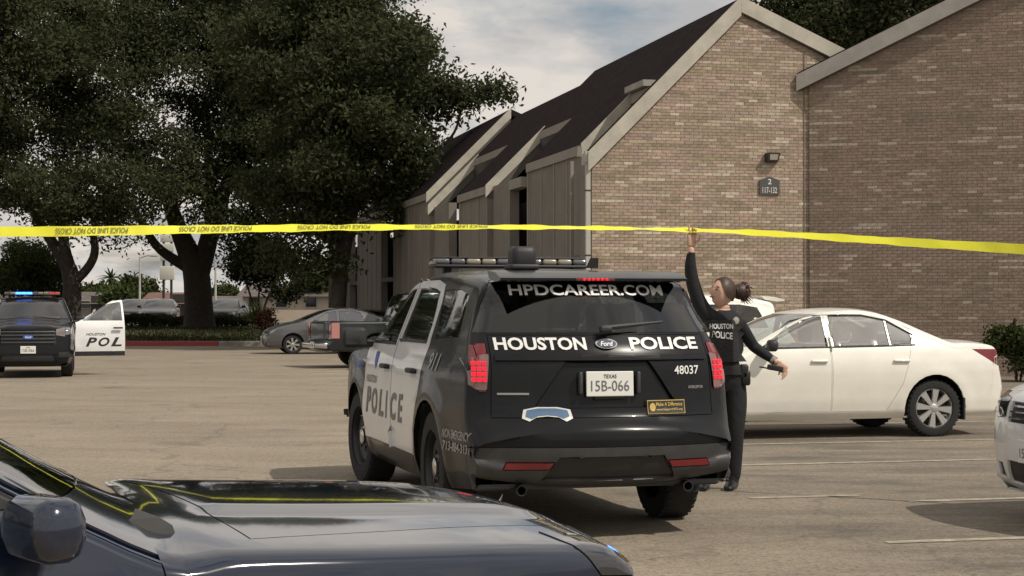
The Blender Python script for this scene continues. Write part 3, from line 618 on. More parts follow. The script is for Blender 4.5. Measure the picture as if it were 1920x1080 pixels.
# ------------------------------------------------------------------ ground
def ground_mat():
    m = bpy.data.materials.new('worn_paving'); m.use_nodes = True; n, l = m.node_tree.nodes, m.node_tree.links; b = n['Principled BSDF']
    g = N(n, 'ShaderNodeNewGeometry'); P = g.outputs['Position']
    def noise(sc, det=6, ro=.6, vec=P):
        q = N(n, 'ShaderNodeTexNoise', Scale=sc, Detail=float(det), Roughness=ro); l.new(vec, q.inputs['Vector']); return q.outputs['Fac']
    def ramp(fac, p0, c0, p1, c1):
        r = N(n, 'ShaderNodeValToRGB'); l.new(fac, r.inputs[0]); e = r.color_ramp.elements
        e[0].position, e[0].color, e[1].position, e[1].color = p0, (*c0, 1), p1, (*c1, 1); return r.outputs[0]
    def mix(f, a, c, bt='MIX'):
        x = N(n, 'ShaderNodeMixRGB'); x.blend_type = bt
        for k, v in ((0, f), (1, a), (2, c)):
            if isinstance(v, (float, tuple)): x.inputs[k].default_value = v if isinstance(v, float) else (*v, 1)
            else: l.new(v, x.inputs[k])
        return x.outputs[0]
    base = ramp(noise(.35, 8), .3, (.245, .205, .155), .7, (.32, .272, .205))
    st = N(n, 'ShaderNodeMapping'); st.inputs['Scale'].default_value = (.5, 1.8, 1); st.inputs['Rotation'].default_value = (0, 0, R(13)); l.new(P, st.inputs[0])
    base = mix(ramp(noise(.8, 9, .65, st.outputs[0]), .42, (0, 0, 0), .64, (.6, .6, .6)), base, (.19, .16, .122))
    # darker, oilier surface in the bays by the building
    sx = N(n, 'ShaderNodeSeparateXYZ'); l.new(P, sx.inputs[0])
    ad = N(n, 'ShaderNodeMath', operation='MULTIPLY_ADD'); ad.inputs[1].default_value = 5.0; l.new(noise(.5, 7), ad.inputs[0]); l.new(sx.outputs[0], ad.inputs[2])
    bay = ramp(ad.outputs[0], .0, (0, 0, 0), 1, (1, 1, 1)); mr = N(n, 'ShaderNodeMapRange'); mr.inputs['From Min'].default_value = 3.2; mr.inputs['From Max'].default_value = 5.2; l.new(ad.outputs[0], mr.inputs[0])
    bayc = ramp(noise(1.1, 9, .66, st.outputs[0]), .34, (.12, .104, .083), .66, (.25, .208, .158))
    base = mix(mr.outputs[0], base, bayc)
    # aggregate
    base = mix(1.0, base, ramp(noise(55, 3, .7), .35, (.68, .68, .68), .68, (1.28, 1.27, 1.25)), 'MULTIPLY')
    base = mix(1.0, base, ramp(noise(9, 6, .7), .3, (.82, .82, .82), .7, (1.12, 1.12, 1.12)), 'MULTIPLY')
    base = mix(1.0, base, ramp(noise(24, 2, .5), .32, (.72, .70, .66), .5, (1.05, 1.05, 1.05)), 'MULTIPLY')
    # cracks
    v = N(n, 'ShaderNodeTexVoronoi', Scale=.32); v.feature = 'DISTANCE_TO_EDGE'
    wv = N(n, 'ShaderNodeVectorMath', operation='MULTIPLY_ADD'); nq = N(n, 'ShaderNodeTexNoise', Scale=1.7, Detail=6.0); l.new(P, nq.inputs['Vector']); wv.inputs[1].default_value = (.9, .9, .9); l.new(nq.outputs['Color'], wv.inputs[0]); l.new(P, wv.inputs[2]); l.new(wv.outputs[0], v.inputs['Vector'])
    base = mix(ramp(v.outputs['Distance'], .003, (.4, .4, .4), .010, (0, 0, 0)), base, (.08, .072, .06))
    # oil spots
    o2 = N(n, 'ShaderNodeTexVoronoi', Scale=.55); l.new(wv.outputs[0], o2.inputs['Vector'])
    base = mix(ramp(o2.outputs['Distance'], .07, (.55, .55, .55), .22, (0, 0, 0)), base, (.075, .068, .058))
    l.new(base, b.inputs['Base Color']); b.inputs['Roughness'].default_value = .88
    bp = N(n, 'ShaderNodeBump', Strength=.35, Distance=.012); l.new(noise(60, 4, .7), bp.inputs['Height']); l.new(bp.outputs[0], b.inputs['Normal'])
    return m
g = MB(); g.add([(-900, -60, 0), (900, -60, 0), (900, 2400, 0), (-900, 2400, 0)], [(0, 1, 2, 3)]); tag(g.build('ground', ground_mat()), kind='structure')
UX, UY = 0.973, 0.230                              # direction along the bays and the gable wall
PAINTLINE = mat('faded_line_paint', (.40, .36, .29), .85, var=.3, vscale=9, col2=(.20, .17, .13))
def bay_line(px, py, length, w=.10):
    c = gnd(px, py); m = MB(); a = Vector((UX, UY, 0)); b = Vector((-UY, UX, 0))*w/2; z = Vector((0, 0, .004))
    k = 12; P = [c+a*length*q/k+z for q in range(k+1)]
    m.add([tuple(p-b) for p in P]+[tuple(p+b) for p in P], [(q, q+1, q+k+2, q+k+1) for q in range(k)]); tag(m.build('parking_line', PAINTLINE), kind='structure')
for a in ((1360, 834, 5.2), (1390, 872, 5.2), (1405, 934, .9), (1660, 1017, 4.0), (1700, 940, 3.0), (1500, 796, 5.4)): bay_line(*a)
# verge, kerb, higher ground beyond
VG = MB(); xs = [-70, -45, -30, -22, -16, -11, -7.2]; ys = [66.2, 68, 71, 75, 79]; zs = [.18, .22, .34, .50, .55]
V = [(x if k else x, y, z+.05*math.sin(x*.7+y)*(0 if y < 67 else 1)) for y, z in zip(ys, zs) for k, x in enumerate(xs)]; nx = len(xs)
VG.add(V, [(j*nx+i, j*nx+i+1, (j+1)*nx+i+1, (j+1)*nx+i) for j in range(len(ys)-1) for i in range(nx-1)])
GRASSB = mat('verge_soil_grass', (.060, .068, .030), .95, var=.5, vscale=2.5, col2=(.075, .062, .040), bump=.5, bscale=30)
tag(VG.build('verge', GRASSB, None, 60), kind='structure')
UG = MB(); UG.box((-300, 79, .30), (300, 130, .54)); tag(UG.build('street', mat('street_asphalt', (.10, .098, .092), .9, var=.3, vscale=.4)), kind='structure')
UF = MB(); UF.box((-600, 130, .3), (600, 1500, .52)); tag(UF.build('far_terrain', mat('far_grass', (.07, .075, .045), .95, var=.3, vscale=.05)), kind='structure')
KRED = mat('red_kerb_paint', (.30, .035, .045), .75, var=.4, vscale=3, col2=(.22, .06, .055)); KCON = mat('kerb_concrete', (.27, .25, .22), .9, var=.3, vscale=3)
for x0, x1, m_ in ((-70, -24.5, KCON), (-24.5, -18, KRED), (-18, -11.6, KRED), (-11.6, -7.2, KCON)):
    k = MB(); k.prism([(66.0, .0), (66.0, .15), (66.03, .185), (66.2, .19), (66.2, 0)], x0+.006, x1-.006, 'x'); tag(k.build('kerb', m_), kind='structure')
# grass blades on the verge
def leaves_mesh(name, C, L, Wd, m, up=0.0, nrm=None):
    n = len(C); d = rng.normal(size=(n, 3)); d[:, 2] += up; d /= np.linalg.norm(d, axis=1)[:, None]
    e = np.cross(d, rng.normal(size=(n, 3))); e /= np.linalg.norm(e, axis=1)[:, None]
    L = np.broadcast_to(L, n)[:, None]*rng.uniform(.7, 1.3, (n, 1)); Wd = np.broadcast_to(Wd, n)[:, None]*rng.uniform(.7, 1.3, (n, 1))
    V = np.stack([C-d*L/2, C+e*Wd/2+d*L*.06, C+d*L/2, C-e*Wd/2+d*L*.06], 1).reshape(-1, 3)
    me = bpy.data.meshes.new(name); me.vertices.add(4*n); me.vertices.foreach_set('co', V.astype(np.float32).ravel())
    me.loops.add(4*n); me.loops.foreach_set('vertex_index', np.arange(4*n, dtype=np.int32)); me.polygons.add(n)
    me.polygons.foreach_set('loop_start', np.arange(0, 4*n, 4, dtype=np.int32)); me.update(calc_edges=True); me.materials.append(m); return me
def leaf_mat(name, c0, c1, tr=.25):
    if name in MATS: return MATS[name]
    m = bpy.data.materials.new(name); m.use_nodes = True; MATS[name] = m; n, l = m.node_tree.nodes, m.node_tree.links; n.clear()
    o = N(n, 'ShaderNodeOutputMaterial'); g = N(n, 'ShaderNodeNewGeometry'); r = N(n, 'ShaderNodeValToRGB'); l.new(g.outputs['Random Per Island'], r.inputs[0])
    r.color_ramp.elements[0].color = (*c0, 1); r.color_ramp.elements[1].color = (*c1, 1)
    d = N(n, 'ShaderNodeBsdfDiffuse'); t = N(n, 'ShaderNodeBsdfTranslucent'); x = N(n, 'ShaderNodeMixShader'); x.inputs[0].default_value = tr
    l.new(r.outputs[0], d.inputs[0]); l.new(r.outputs[0], t.inputs[0]); l.new(d.outputs[0], x.inputs[1]); l.new(t.outputs[0], x.inputs[2]); l.new(x.outputs[0], o.inputs[0]); return m
LEAF_OAK = leaf_mat('oak_leaf', (.046, .053, .027), (.066, .074, .037)); LEAF_MID = leaf_mat('mid_leaf', (.035, .050, .018), (.075, .09, .035)); LEAF_PALE = leaf_mat('pale_leaf', (.06, .08, .03), (.12, .14, .06))
LEAF_GRASS_SHADED = leaf_mat('shaded_grass_blade', (.03, .038, .016), (.07, .072, .034))  # blade colour darkened to stand for the shade under the oaks
n_ = 26000; gx = rng.uniform(-45, -7.3, n_); gy = 66.25+12.5*rng.random(n_)**1.3; gz = np.interp(gy, ys, zs)
tag(link('verge_grass', leaves_mesh('verge_grass', np.c_[gx, gy, gz+.06], .20, .035, LEAF_GRASS_SHADED, 2.2)), 'rough green grass growing on the bank behind the red kerb', 'grass', kind='stuff')

# ------------------------------------------------------------------ brick apartment buildings
def brick_mats(pref, tones): return [mat(f'{pref}_brick_{i}', tuple(1.04*(v*.93+.07*sum(c)/3) for v in c), .9, var=.28, vscale=11, bump=.3, bscale=60) for i, c in enumerate(tones)]
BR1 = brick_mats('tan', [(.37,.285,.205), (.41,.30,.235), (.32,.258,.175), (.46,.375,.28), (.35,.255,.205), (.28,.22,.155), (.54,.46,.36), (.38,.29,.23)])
BR_SHADED = brick_mats('brown', [(.255,.192,.145), (.275,.20,.155), (.225,.176,.132), (.30,.235,.18), (.25,.182,.145), (.20,.158,.12), (.39,.325,.26), (.265,.20,.158)])  # tan tones darkened so the wall reads as shaded
MORT1 = mat('tan_mortar', (.30, .245, .18), .95, var=.2, vscale=3); MORT_SHADED = mat('darkened_mortar', (.25, .195, .15), .95, var=.2, vscale=3)
FASCIA = mat('cream_fascia_board', (.46, .43, .36), .7, var=.22, vscale=2.2); FASCIA2 = mat('grey_fascia_board', (.33, .31, .28), .7, var=.2, vscale=2.2)
SIDING = mat('taupe_siding', (.20, .178, .152), .8, var=.18, vscale=1.2); SIDING2 = mat('taupe_trim', (.27, .245, .215), .75, var=.15, vscale=1.5); SOFFIT = mat('soffit', (.10, .09, .08), .9)
GUTTER = mat('downspout_white', (.42, .40, .36), .6); DARKWIN = mat('dark_window_glass', (.010, .011, .012), .08, 0, .3); FRAME = mat('bronze_frame', (.035, .03, .027), .5)
def roof_mat():
    m = mat('dark_shingle', (.024, .0185, .019), .95, var=.4, vscale=5, spec=.03); n, l = m.node_tree.nodes, m.node_tree.links; b = n['Principled BSDF']
    t = N(n, 'ShaderNodeTexCoord'); br = N(n, 'ShaderNodeTexBrick', Scale=1.0); br.inputs['Brick Width'].default_value = .33; br.inputs['Row Height'].default_value = .14; br.inputs['Mortar Size'].default_value = .008
    s2 = N(n, 'ShaderNodeSeparateXYZ'); c2 = N(n, 'ShaderNodeCombineXYZ'); l.new(t.outputs['Object'], s2.inputs[0]); l.new(s2.outputs[1], c2.inputs[0])
    sc = N(n, 'ShaderNodeMath', operation='MULTIPLY'); sc.inputs[1].default_value = 1.41; l.new(s2.outputs[0], sc.inputs[0]); l.new(sc.outputs[0], c2.inputs[1]); l.new(c2.outputs[0], br.inputs['Vector'])
    bp = N(n, 'ShaderNodeBump', Strength=.6, Distance=.01); l.new(br.outputs['Fac'], bp.inputs['Height']); bp.invert = True; l.new(bp.outputs[0], b.inputs['Normal']); return m
ROOF = roof_mat()
def brick_wall(parent, width, zmax, mats, x_off=0.0, pick=lambda x, z: True, zmin=0.0, seed=3):
    rr = random.Random(seed); L, H, J = .203, .059, .0095; var = []
    for q, m_ in enumerate(mats):
        b = MB(); b.add([(0,0,0),(L,0,0),(L,0,H),(0,0,H),(.0,.03,0),(L,.03,0),(L,.03,H),(0,.03,H)], [(0,1,2,3),(0,4,5,1),(1,5,6,2),(2,6,7,3),(3,7,4,0)]); b2 = b
        var.append(b.mesh('brick', m_))
    cand = []; row = 0; z = zmin
    while z < 9.6:
        x = x_off-(L+J)*(.5 if row % 2 else 0)-rr.uniform(0, .02)
        while x < width:
            x0, x1 = max(x, x_off), min(x+L, width)
            if x1-x0 > .05 and z+H < min(zmax(x0), zmax(x1)): cand.append((x0, x1, z, pick((x0+x1)/2, z)))
            x += L+J
        z += H+J; row += 1
    wt = [5, 5, 5, 3.5, 5, 3, 1.6, 5]; single = 0; rest = MB()
    # streaks of like tone along a course, as the wall shows
    last = 0
    for x0, x1, z, p in cand:
        lowf = math.sin(x0*1.9+z*.7+seed)+math.sin(x0*.8-z*1.7)+math.sin(z*3.1+x0*.4); w8 = [w*(1.9 if (lowf > .6 and q in (3, 6, 1)) or (lowf < -.6 and q in (2, 5, 4)) else 1) for q, w in enumerate(wt)]
        k = last if rr.random() < .35 else rr.choices(range(8), w8)[0]; last = k; y = -.005-rr.uniform(0, .004)
        if p and single < 300 and x1-x0 > L-.001:
            o = link('brick', var[k], parent); o.location = (x0, y, z); single += 1
        else:
            rest.cm = k; rest.add([(x0,y,z),(x1,y,z),(x1,y,z+H),(x0,y,z+H),(x0,.02,z),(x1,.02,z),(x1,.02,z+H),(x0,.02,z+H)], [(0,1,2,3),(0,4,5,1),(1,5,6,2),(2,6,7,3),(3,7,4,0)])
    return tag(rest.build('brickwork', mats, parent), kind='stuff')
EXT = []
c0 = Vector((1.72, 36.0, 0))
bld = empty('apartment_building', c0, math.atan2(UY, UX), 'long dark-roofed apartment building with sunlit tan brick gable', 'building')
ZE, RU, RZ = 4.92, 3.40, 8.32; SL = .435
def zf(u, off=0): return ZE+u+off
gw = MB(); gw.prism([(0, 0), (0, 4.62), (RU, 8.02), (9.5, 8.02-(9.5-RU)*SL), (9.5, 0)], 0, .30); wall = gw.build('gable_wall', MORT1, bld)
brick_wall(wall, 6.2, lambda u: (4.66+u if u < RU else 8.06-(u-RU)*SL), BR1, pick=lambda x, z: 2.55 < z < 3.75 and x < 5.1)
cj = MB(); cj.box((4.90, -.021, 0), (4.925, -.003, 7.2)); cj.build('control_joint', mat('joint_sealant', (.16, .125, .095), .9), wall)
# gable rake boards
def rake(u0, u1, z0, z1, t0, t1, name='rake_board', m=FASCIA, h=.34, par=None):
    b = MB(); b.prism([(u0, z0), (u1, z1), (u1, z1-h), (u0, z0-h)], t0, t1); return b.build(name, m, par or bld)
rk = MB(); rk.prism([(-.10, zf(-.10)-.40), (-.10, zf(-.10)+.02), (RU, RZ+.02), (RU, RZ-.40)], -.10, -.03); rk.build('rake_board', FASCIA, bld)
rk = MB(); rk.prism([(RU+.003, RZ+.02), (9.6, RZ+.02-(9.6-RU)*SL), (9.6, RZ-.32-(9.6-RU)*SL), (RU+.003, RZ-.32)], -.10, -.03); rk.build('rake_board', FASCIA, bld)
dk = MB(); dk.prism([(RU+.1, RZ-.325-.1*SL), (9.6, RZ-.325-(9.6-RU)*SL), (9.6, RZ-.355-(9.6-RU)*SL), (RU+.1, RZ-.355-.1*SL)], -.08, -.03); dk.build('rake_dark_strip', FRAME, bld)  # thin dark strip along the underside of the right rake board
# roof slabs:   t0, t1, eave u, offset, ridge u, wall u (None = open), wall material
SEG = [(-.025, .35, -.10, 0, RU, None), (.35, 1.80, 1.45, 0, RU, None), (1.80, 7.0, .28, 0, RU, .30), (7.0, 10.4, 1.5, 0, RU, None), (10.4, 11.5, -.05, 0, RU, 0.0), (11.5, 14.3, -.05, 0, 2.96, 0.0), (14.3, 19.2, 1.5, 0, 2.96, None), (19.2, 19.5, -.05, 0, 2.96, 0.0),
       (19.5, 26.5, -.05, .42, 2.80, 0.0), (26.5, 29.5, 1.3, .42, 2.80, None), (29.5, 36.0, -.05, .42, 2.80, 0.0), (36.0, 38.5, 1.3, .42, 2.80, None), (38.5, 46.0, -.05, .42, 2.80, 0.0)]
for k, (t0, t1, ue, off, ru, wu) in enumerate(SEG):
    r = MB(); th = .20; r.prism([(ue, zf(ue, off)), (ru, zf(ru, off)), (ru, zf(ru, off)-th), (ue, zf(ue, off)-th)], t0+.002, t1-.002)
    r.build('roof_slope', ROOF, bld)
    r = MB(); r.prism([(ru+.002, zf(ru, off)), (9.6, zf(ru, off)-(9.6-ru)*SL), (9.6, zf(ru, off)-(9.6-ru)*SL-th), (ru+.002, zf(ru, off)-th)], t0+.002, t1-.002); r.build('roof_slope', ROOF, bld)
    f = MB(); f.box((ue-.03, t0+.01, zf(ue, off)-.24), (ue-.003, t1-.01, zf(ue, off)-.02)); f.build('eave_board', SIDING2 if k not in (0,) else FASCIA, bld)
    if ue < 1 and k not in (0,):                                   # near edge of a projecting slope: light board
        prev = SEG[k-1]
        if prev[2] > ue+.5 or prev[3] != off:
            top = prev[2]+.12 if prev[3] == off else ru
            if k == 8: top = ru
            rake(ue-.02, top, zf(ue-.02, off)+.03, zf(top, off)+.03, t0-.06, t0-.004)
            sfl = MB(); sfl.prism([(ue, zf(ue, off)-.31), (top, zf(top, off)-.31), (top, zf(top, off)-.62), (ue+.25, zf(ue+.25, off)-.62)], t0-.03, t0-.006); sfl.build('soffit_band', SOFFIT, bld)
    if ue > 1:                                                     # slot head: louvred panel closing the roof cut
        lv = MB(); lv.box((ue-.02, t0+.01, zf(ue, off)-.95), (ue+.05, t1-.01, zf(ue, off)-.21)); lv.build('slot_panel', FRAME, bld)
        if k == 1: cp = MB(); cp.box((ue-.16, t0+.03, zf(ue, off)+.002), (ue+.12, t1-.03, zf(ue, off)+.14)); cp.build('slot_cap', FASCIA2, bld)
def wallbox(u0, u1, t0, t1, z0, z1, name='wall_panel', m=SIDING): b = MB(); b.box((u0, t0, z0), (u1, t1, z1)); return b.build(name, m, bld)
wallbox(0, .25, .302, .90, 0, 4.75); wallbox(-.012, -.002, .33, .37, 0, 4.72, 'corner_board', SIDING2)
for k, (t0, t1, ue, off, ru, wu) in enumerate(SEG):
    if wu is None: continue
    wallbox(wu, wu+.25, t0+.01, t1-.01, 0, zf(wu, off)-.21)
    for t in np.arange(t0+.02, t1-.05, 1.22):                      # vertical battens of the panel siding
        wallbox(wu-.022, wu-.002, t, t+.06, 0, zf(wu, off)-.25, 'batten', SIDING2)
    if t1-t0 > 2:
        wallbox(wu-.024, wu-.003, t1-.14, t1-.02, 0, zf(wu, off)-.25, 'corner_board', SIDING2)
# recesses between the projecting bays, their shade put into a dark wall colour
for t0, t1, d in ((.90, 1.80, 1.3), (7.0, 8.35, 1.3), (14.3, 16.7, 1.3), (26.5, 29.5, 1.2), (36.0, 38.5, 1.2)):
    wallbox(d, d+.2, t0, t1, 0, 5.2, 'recess_wall', mat('recess_shade', (.05, .044, .04), .9))
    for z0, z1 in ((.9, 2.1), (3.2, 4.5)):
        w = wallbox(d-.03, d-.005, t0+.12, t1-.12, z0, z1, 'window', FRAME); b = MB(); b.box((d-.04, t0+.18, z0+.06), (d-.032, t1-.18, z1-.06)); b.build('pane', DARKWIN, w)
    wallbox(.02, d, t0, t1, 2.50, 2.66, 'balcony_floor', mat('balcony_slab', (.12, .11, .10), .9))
wallbox(.15, .4, 8.35, 10.38, 0, 4.85, 'wall_panel'); wallbox(.12, .40, 7.02, 8.34, 4.60, 4.86, 'header_beam', SIDING2)
wallbox(.15, .4, 16.7, 19.18, 0, 4.8, 'wall_panel')
wallbox(.9, 1.0, .36, 1.79, 5.0, 5.1, 'slot_sill', SIDING2)
bs = MB(); bs.box((1.0, .3, 0), (9.2, 46, 4.4)); bs.build('core_wall', mat('recess_shade', (.05, .044, .04), .9), bld)  # core wall shares the dark colour that stands for recess shade
dsp = MB(); dsp.box((-.13, -.02, 0.1), (-.03, .07, 4.62)); dsp.box((-.15, -.04, 4.62), (-.02, .09, 4.86)); dsp.build('downspout', GUTTER, bld)
for z in (1.2, 2.6, 4.0): b = MB(); b.box((-.135, -.026, z), (-.025, .076, z+.03)); b.build('downspout_strap', FRAME, bld)
dsp = MB(); dsp.box((-.0, 1.70, 0.1), (.07, 1.78, 4.8)); dsp.box((.14, 1.66, 4.90), (.25, 1.80, 5.12)); dsp.build('downspout', SIDING2, bld)
def on_gable(u, z, out=0.0): return bld.location + Vector((UX*u+UY*out, UY*u-UX*out, z))
def wall_lamp(loc, rz, label, w=.30, h=.20):
    o = empty('wall_light', loc, rz, label, 'wall light', 'wall lights on the buildings')
    b = MB(); b.prism([(0, -h/2), (0, h/2), (-.10, h/2), (-.17, h*.32), (-.15, -h*.42), (-.10, -h/2)], -w/2, w/2, 'x'); 
    b = MB(); b.add([(-w/2,0,-h/2),(w/2,0,-h/2),(w/2,0,h/2),(-w/2,0,h/2),(-w*.40,-.15,-h*.40),(w*.40,-.15,-h*.40),(w*.5,-.19,h/2),(-w*.5,-.19,h/2)], [(0,1,2,3),(4,7,6,5),(0,4,5,1),(1,5,6,2),(2,6,7,3),(3,7,4,0)]); b.build('housing', FRAME, o)
    b = MB(); b.add([(-w*.28,-.160,-h*.26),(w*.30,-.160,-h*.26),(w*.34,-.192,h*.34),(-w*.32,-.192,h*.34)], [(0,1,2,3)]); b.build('lens', mat('lamp_lens', (.42, .40, .36), .3), o)
    return o
wall_lamp(on_gable(4.12, 4.80, .017), math.atan2(UY, UX), 'small dark wall light mounted on sunlit brick gable above the number sign')
wall_lamp(bld.matrix_world @ Vector((0, 0, 0)) + Vector((UX*.30-UY*4.6, UY*.30+UX*4.6, 4.25)), math.atan2(UY, UX)-math.pi/2, 'small dark wall light on the taupe siding beside the gable', .28, .30)
sg = empty('building_sign', on_gable(4.08, 4.18, .017), math.atan2(UY, UX), 'grey house-shaped sign numbered 2 and 117-132 on brick gable', 'sign')
b = MB(); b.prism([(-.235, -.19), (.235, -.19), (.235, .13), (0, .21), (-.235, .13)], -.03, 0); so_ = b.build('board', mat('sign_grey', (.075, .075, .07), .6), sg)
for key, cz_, sz in ((('2', .01, 0), .095, (.085, .12)), (('117-132', .005, 0), -.095, (.34, .13))):
    vs, fs = text(*key); b = MB(); b.add([(x*sz[0], -.034, cz_+y*sz[1]) for x, y in vs], fs); b.build('lettering', LETTERW, sg)
# second building, its wall turned from the sun and its brick darkened for shade
A2 = math.atan2(-.25, .968); c2_ = Vector((6.615, 37.09, 0))
b2 = empty('brick_building', c2_, A2, 'brick building darkened to brown for shade, with sloping roof edge beside the sunlit gable', 'building')
def z2(v): return 6.72+.47*v
w2 = MB(); w2.prism([(0, 0), (0, z2(0)-.15), (7.0, z2(7)-.15), (13, z2(7)-3), (13, 0)], 0, .3); w2o = w2.build('end_wall', MORT_SHADED, b2)
brick_wall(w2o, 6.0, lambda v: z2(v)-.12, BR_SHADED, pick=lambda x, z: 2.3 < z < 3.5 and x < 4.6, seed=9)
w2 = MB(); w2.box((0, .302, 0), (.3, 9, 6.4)); w2.build('side_wall', MORT_SHADED, b2); w2 = MB(); w2.box((.3, 8.7, 0), (13, 9, 6.4)); w2.build('back_wall', MORT_SHADED, b2)
r = MB(); r.prism([(-.25, z2(-.25)+.10), (7.2, z2(7.2)+.10), (7.2, z2(7.2)-.08), (-.25, z2(-.25)-.08)], -.13, 9); r.build('roof_slope', ROOF, b2)
r = MB(); r.prism([(7.203, z2(7.2)+.10), (13.2, z2(7.2)+.10-3.2), (13.2, z2(7.2)-.08-3.2), (7.203, z2(7.2)-.08)], -.13, 9); r.build('roof_slope', ROOF, b2)
r = MB(); r.prism([(-.27, z2(-.27)+.06), (7.2, z2(7.2)+.06), (7.2, z2(7.2)-.30), (-.27, z2(-.27)-.30)], -.19, -.133); r.build('rake_board', FASCIA2, b2)
r = MB(); r.prism([(-.20, z2(-.2)-.32), (7.2, z2(7.2)-.32), (7.2, z2(7.2)-.27), (-.20, z2(-.2)-.27)], -.13, -.02); r.build('soffit', SOFFIT, b2)
# ------------------------------------------------------------------ trees and plants
BARK = mat('oak_bark', (.055, .045, .036), .95, var=.4, vscale=6, bump=.8, bscale=14); BARK2 = mat('pale_bark', (.16, .12, .09), .9, var=.3, vscale=5)
def in_ell(ells, n):
    vol = np.array([r[0]*r[1]*r[2] for c, r in ells]); k = rng.choice(len(ells), n, p=vol/vol.sum())
    d = rng.normal(size=(n, 3)); d /= np.linalg.norm(d, axis=1)[:, None]; rad = rng.random(n)**(1/2.2)
    C = np.array([c for c, r in ells])[k]; Rr = np.array([r for c, r in ells])[k]; return C+d*Rr*rad[:, None]
def crown_points(ells, nclump, per, spread, flat=.7):
    lob = in_ell(ells, max(12, nclump//28)); rr = rng.uniform(.55, 1.7, len(lob))*min(1, .42*np.mean([np.mean(r) for c, r in ells]))     # boughs: sub-lobes give light and dark clumps and gaps
    k = rng.integers(0, len(lob), nclump); d = rng.normal(size=(nclump, 3)); d /= np.linalg.norm(d, axis=1)[:, None]
    cl = lob[k]+d*(rr[k]*rng.random(nclump)**(1/2.6))[:, None]*np.array([1.25, 1.25, flat])
    c = np.repeat(cl, per, 0)+rng.normal(size=(nclump*per, 3))*spread*np.array([1, 1, .75]); return c, lob
def tree(name, base, label, ells, nclump, trunk, per=20, spread=.27, leafL=.215, leafW=.095, leafm=LEAF_OAK, bark=BARK, limbs=14, group=None, cat='tree', droop=0.0, limb_r=.10):
    base = Vector(base); o = empty(name, base, 0, label, cat, group)
    P, lob = crown_points([((Vector(c)-base)[:], r) for c, r in ells], nclump, per, spread)
    cr = link('crown', leaves_mesh('crown', P, leafL, leafW, leafm, droop), o)
    m = MB(); tips = []
    for pts, rad in trunk:
        pp = np.array([tuple(Vector(p)-base) for p in pts]); 
        q = chaikin3(pp); m.tube([tuple(x) for x in q], list(np.interp(np.linspace(0, 1, len(q)), np.linspace(0, 1, len(rad)), rad)), 10); tips += [q[-1], q[int(len(q)*.75)]]
    rr = random.Random(5); sel = sorted(range(len(lob)), key=lambda i: lob[i][2])[:limbs*2]; rr.shuffle(sel)
    for i in sel[:limbs]:
        t = min(tips, key=lambda a: np.linalg.norm(a-lob[i])); mid = (t+lob[i])/2+rng.normal(size=3)*.35; mid[2] += .15
        q = chaikin3(np.array([t, mid, lob[i]])); m.tube([tuple(x) for x in q], list(np.linspace(limb_r, .025, len(q))), 6)
    m.build('trunk', bark, o, 60); return o
def chaikin3(p, it=2):
    p = np.array(p, float)
    for _ in range(it):
        q = [p[0]]
        for a, b in zip(p[:-1], p[1:]): q += [a*.75+b*.25, a*.25+b*.75]
        q.append(p[-1]); p = np.array(q)
    return p
def E(px, py, rx, ry, D, rd=None): s = FPX/D; c = at(px, py, D); return (tuple(c), (rx/s, rd or rx/s*.8, ry/s))
def T(D, *pp): return [tuple(at(x, y, D+(k*dd))) for k, (x, y, dd) in enumerate([(p+(0,))[:3] for p in pp])]
OG = 'spreading live oaks on the bank'
oakL = tree('oak_tree', at(132, 612, 72), 'live oak with low forking trunk behind the police car with open door',
     [E(60, 190, 320, 210, 72, 5.5), E(-160, 220, 240, 220, 72, 5), E(160, 40, 230, 150, 73, 5), E(190, 330, 160, 85, 70, 3.5), E(20, 370, 190, 60, 69, 3.0), E(-20, 20, 200, 120, 72, 4), E(80, 405, 110, 35, 70, 2), E(230, 400, 90, 38, 71, 2)], 5900,
     [(T(72, (132, 614), (134, 575), (136, 530), (128, 500)), [.48, .42, .38, .34]), (T(72, (130, 510), (108, 470), (82, 430), (48, 370), (10, 310)), [.30, .25, .21, .16, .09]),
      (T(72, (132, 508), (118, 460), (120, 415), (140, 350), (150, 270)), [.30, .25, .20, .16, .08]), (T(72, (138, 530), (168, 500), (180, 470), (172, 430), (200, 370)), [.22, .2, .18, .14, .08])], group=OG)
tree('oak_tree', at(372, 609, 78), 'massive live oak with thick dark trunk rising from the grass bank',
     [E(390, 130, 310, 250, 78, 6), E(560, 110, 200, 240, 76, 5), E(400, -20, 260, 120, 78, 5), E(300, 330, 240, 95, 74, 4), E(500, 340, 170, 85, 73, 3.5), E(330, 480, 50, 60, 77, .9), E(430, 440, 80, 50, 76, 1.4), E(320, 410, 90, 40, 75, 2), E(470, 400, 100, 50, 75, 2)], 7300,
     [(T(78, (374, 614), (372, 560), (368, 505), (352, 470), (330, 420), (300, 330)), [.80, .66, .62, .50, .36, .15]), (T(78, (372, 520), (386, 470), (398, 420), (430, 330), (470, 240)), [.5, .46, .40, .28, .12]),
      (T(78, (350, 500), (318, 482), (290, 460), (262, 410), (235, 370)), [.30, .24, .20, .16, .10]), (T(78, (392, 450), (395, 380), (390, 280), (385, 180)), [.3, .26, .2, .1])], limbs=20, group=OG)
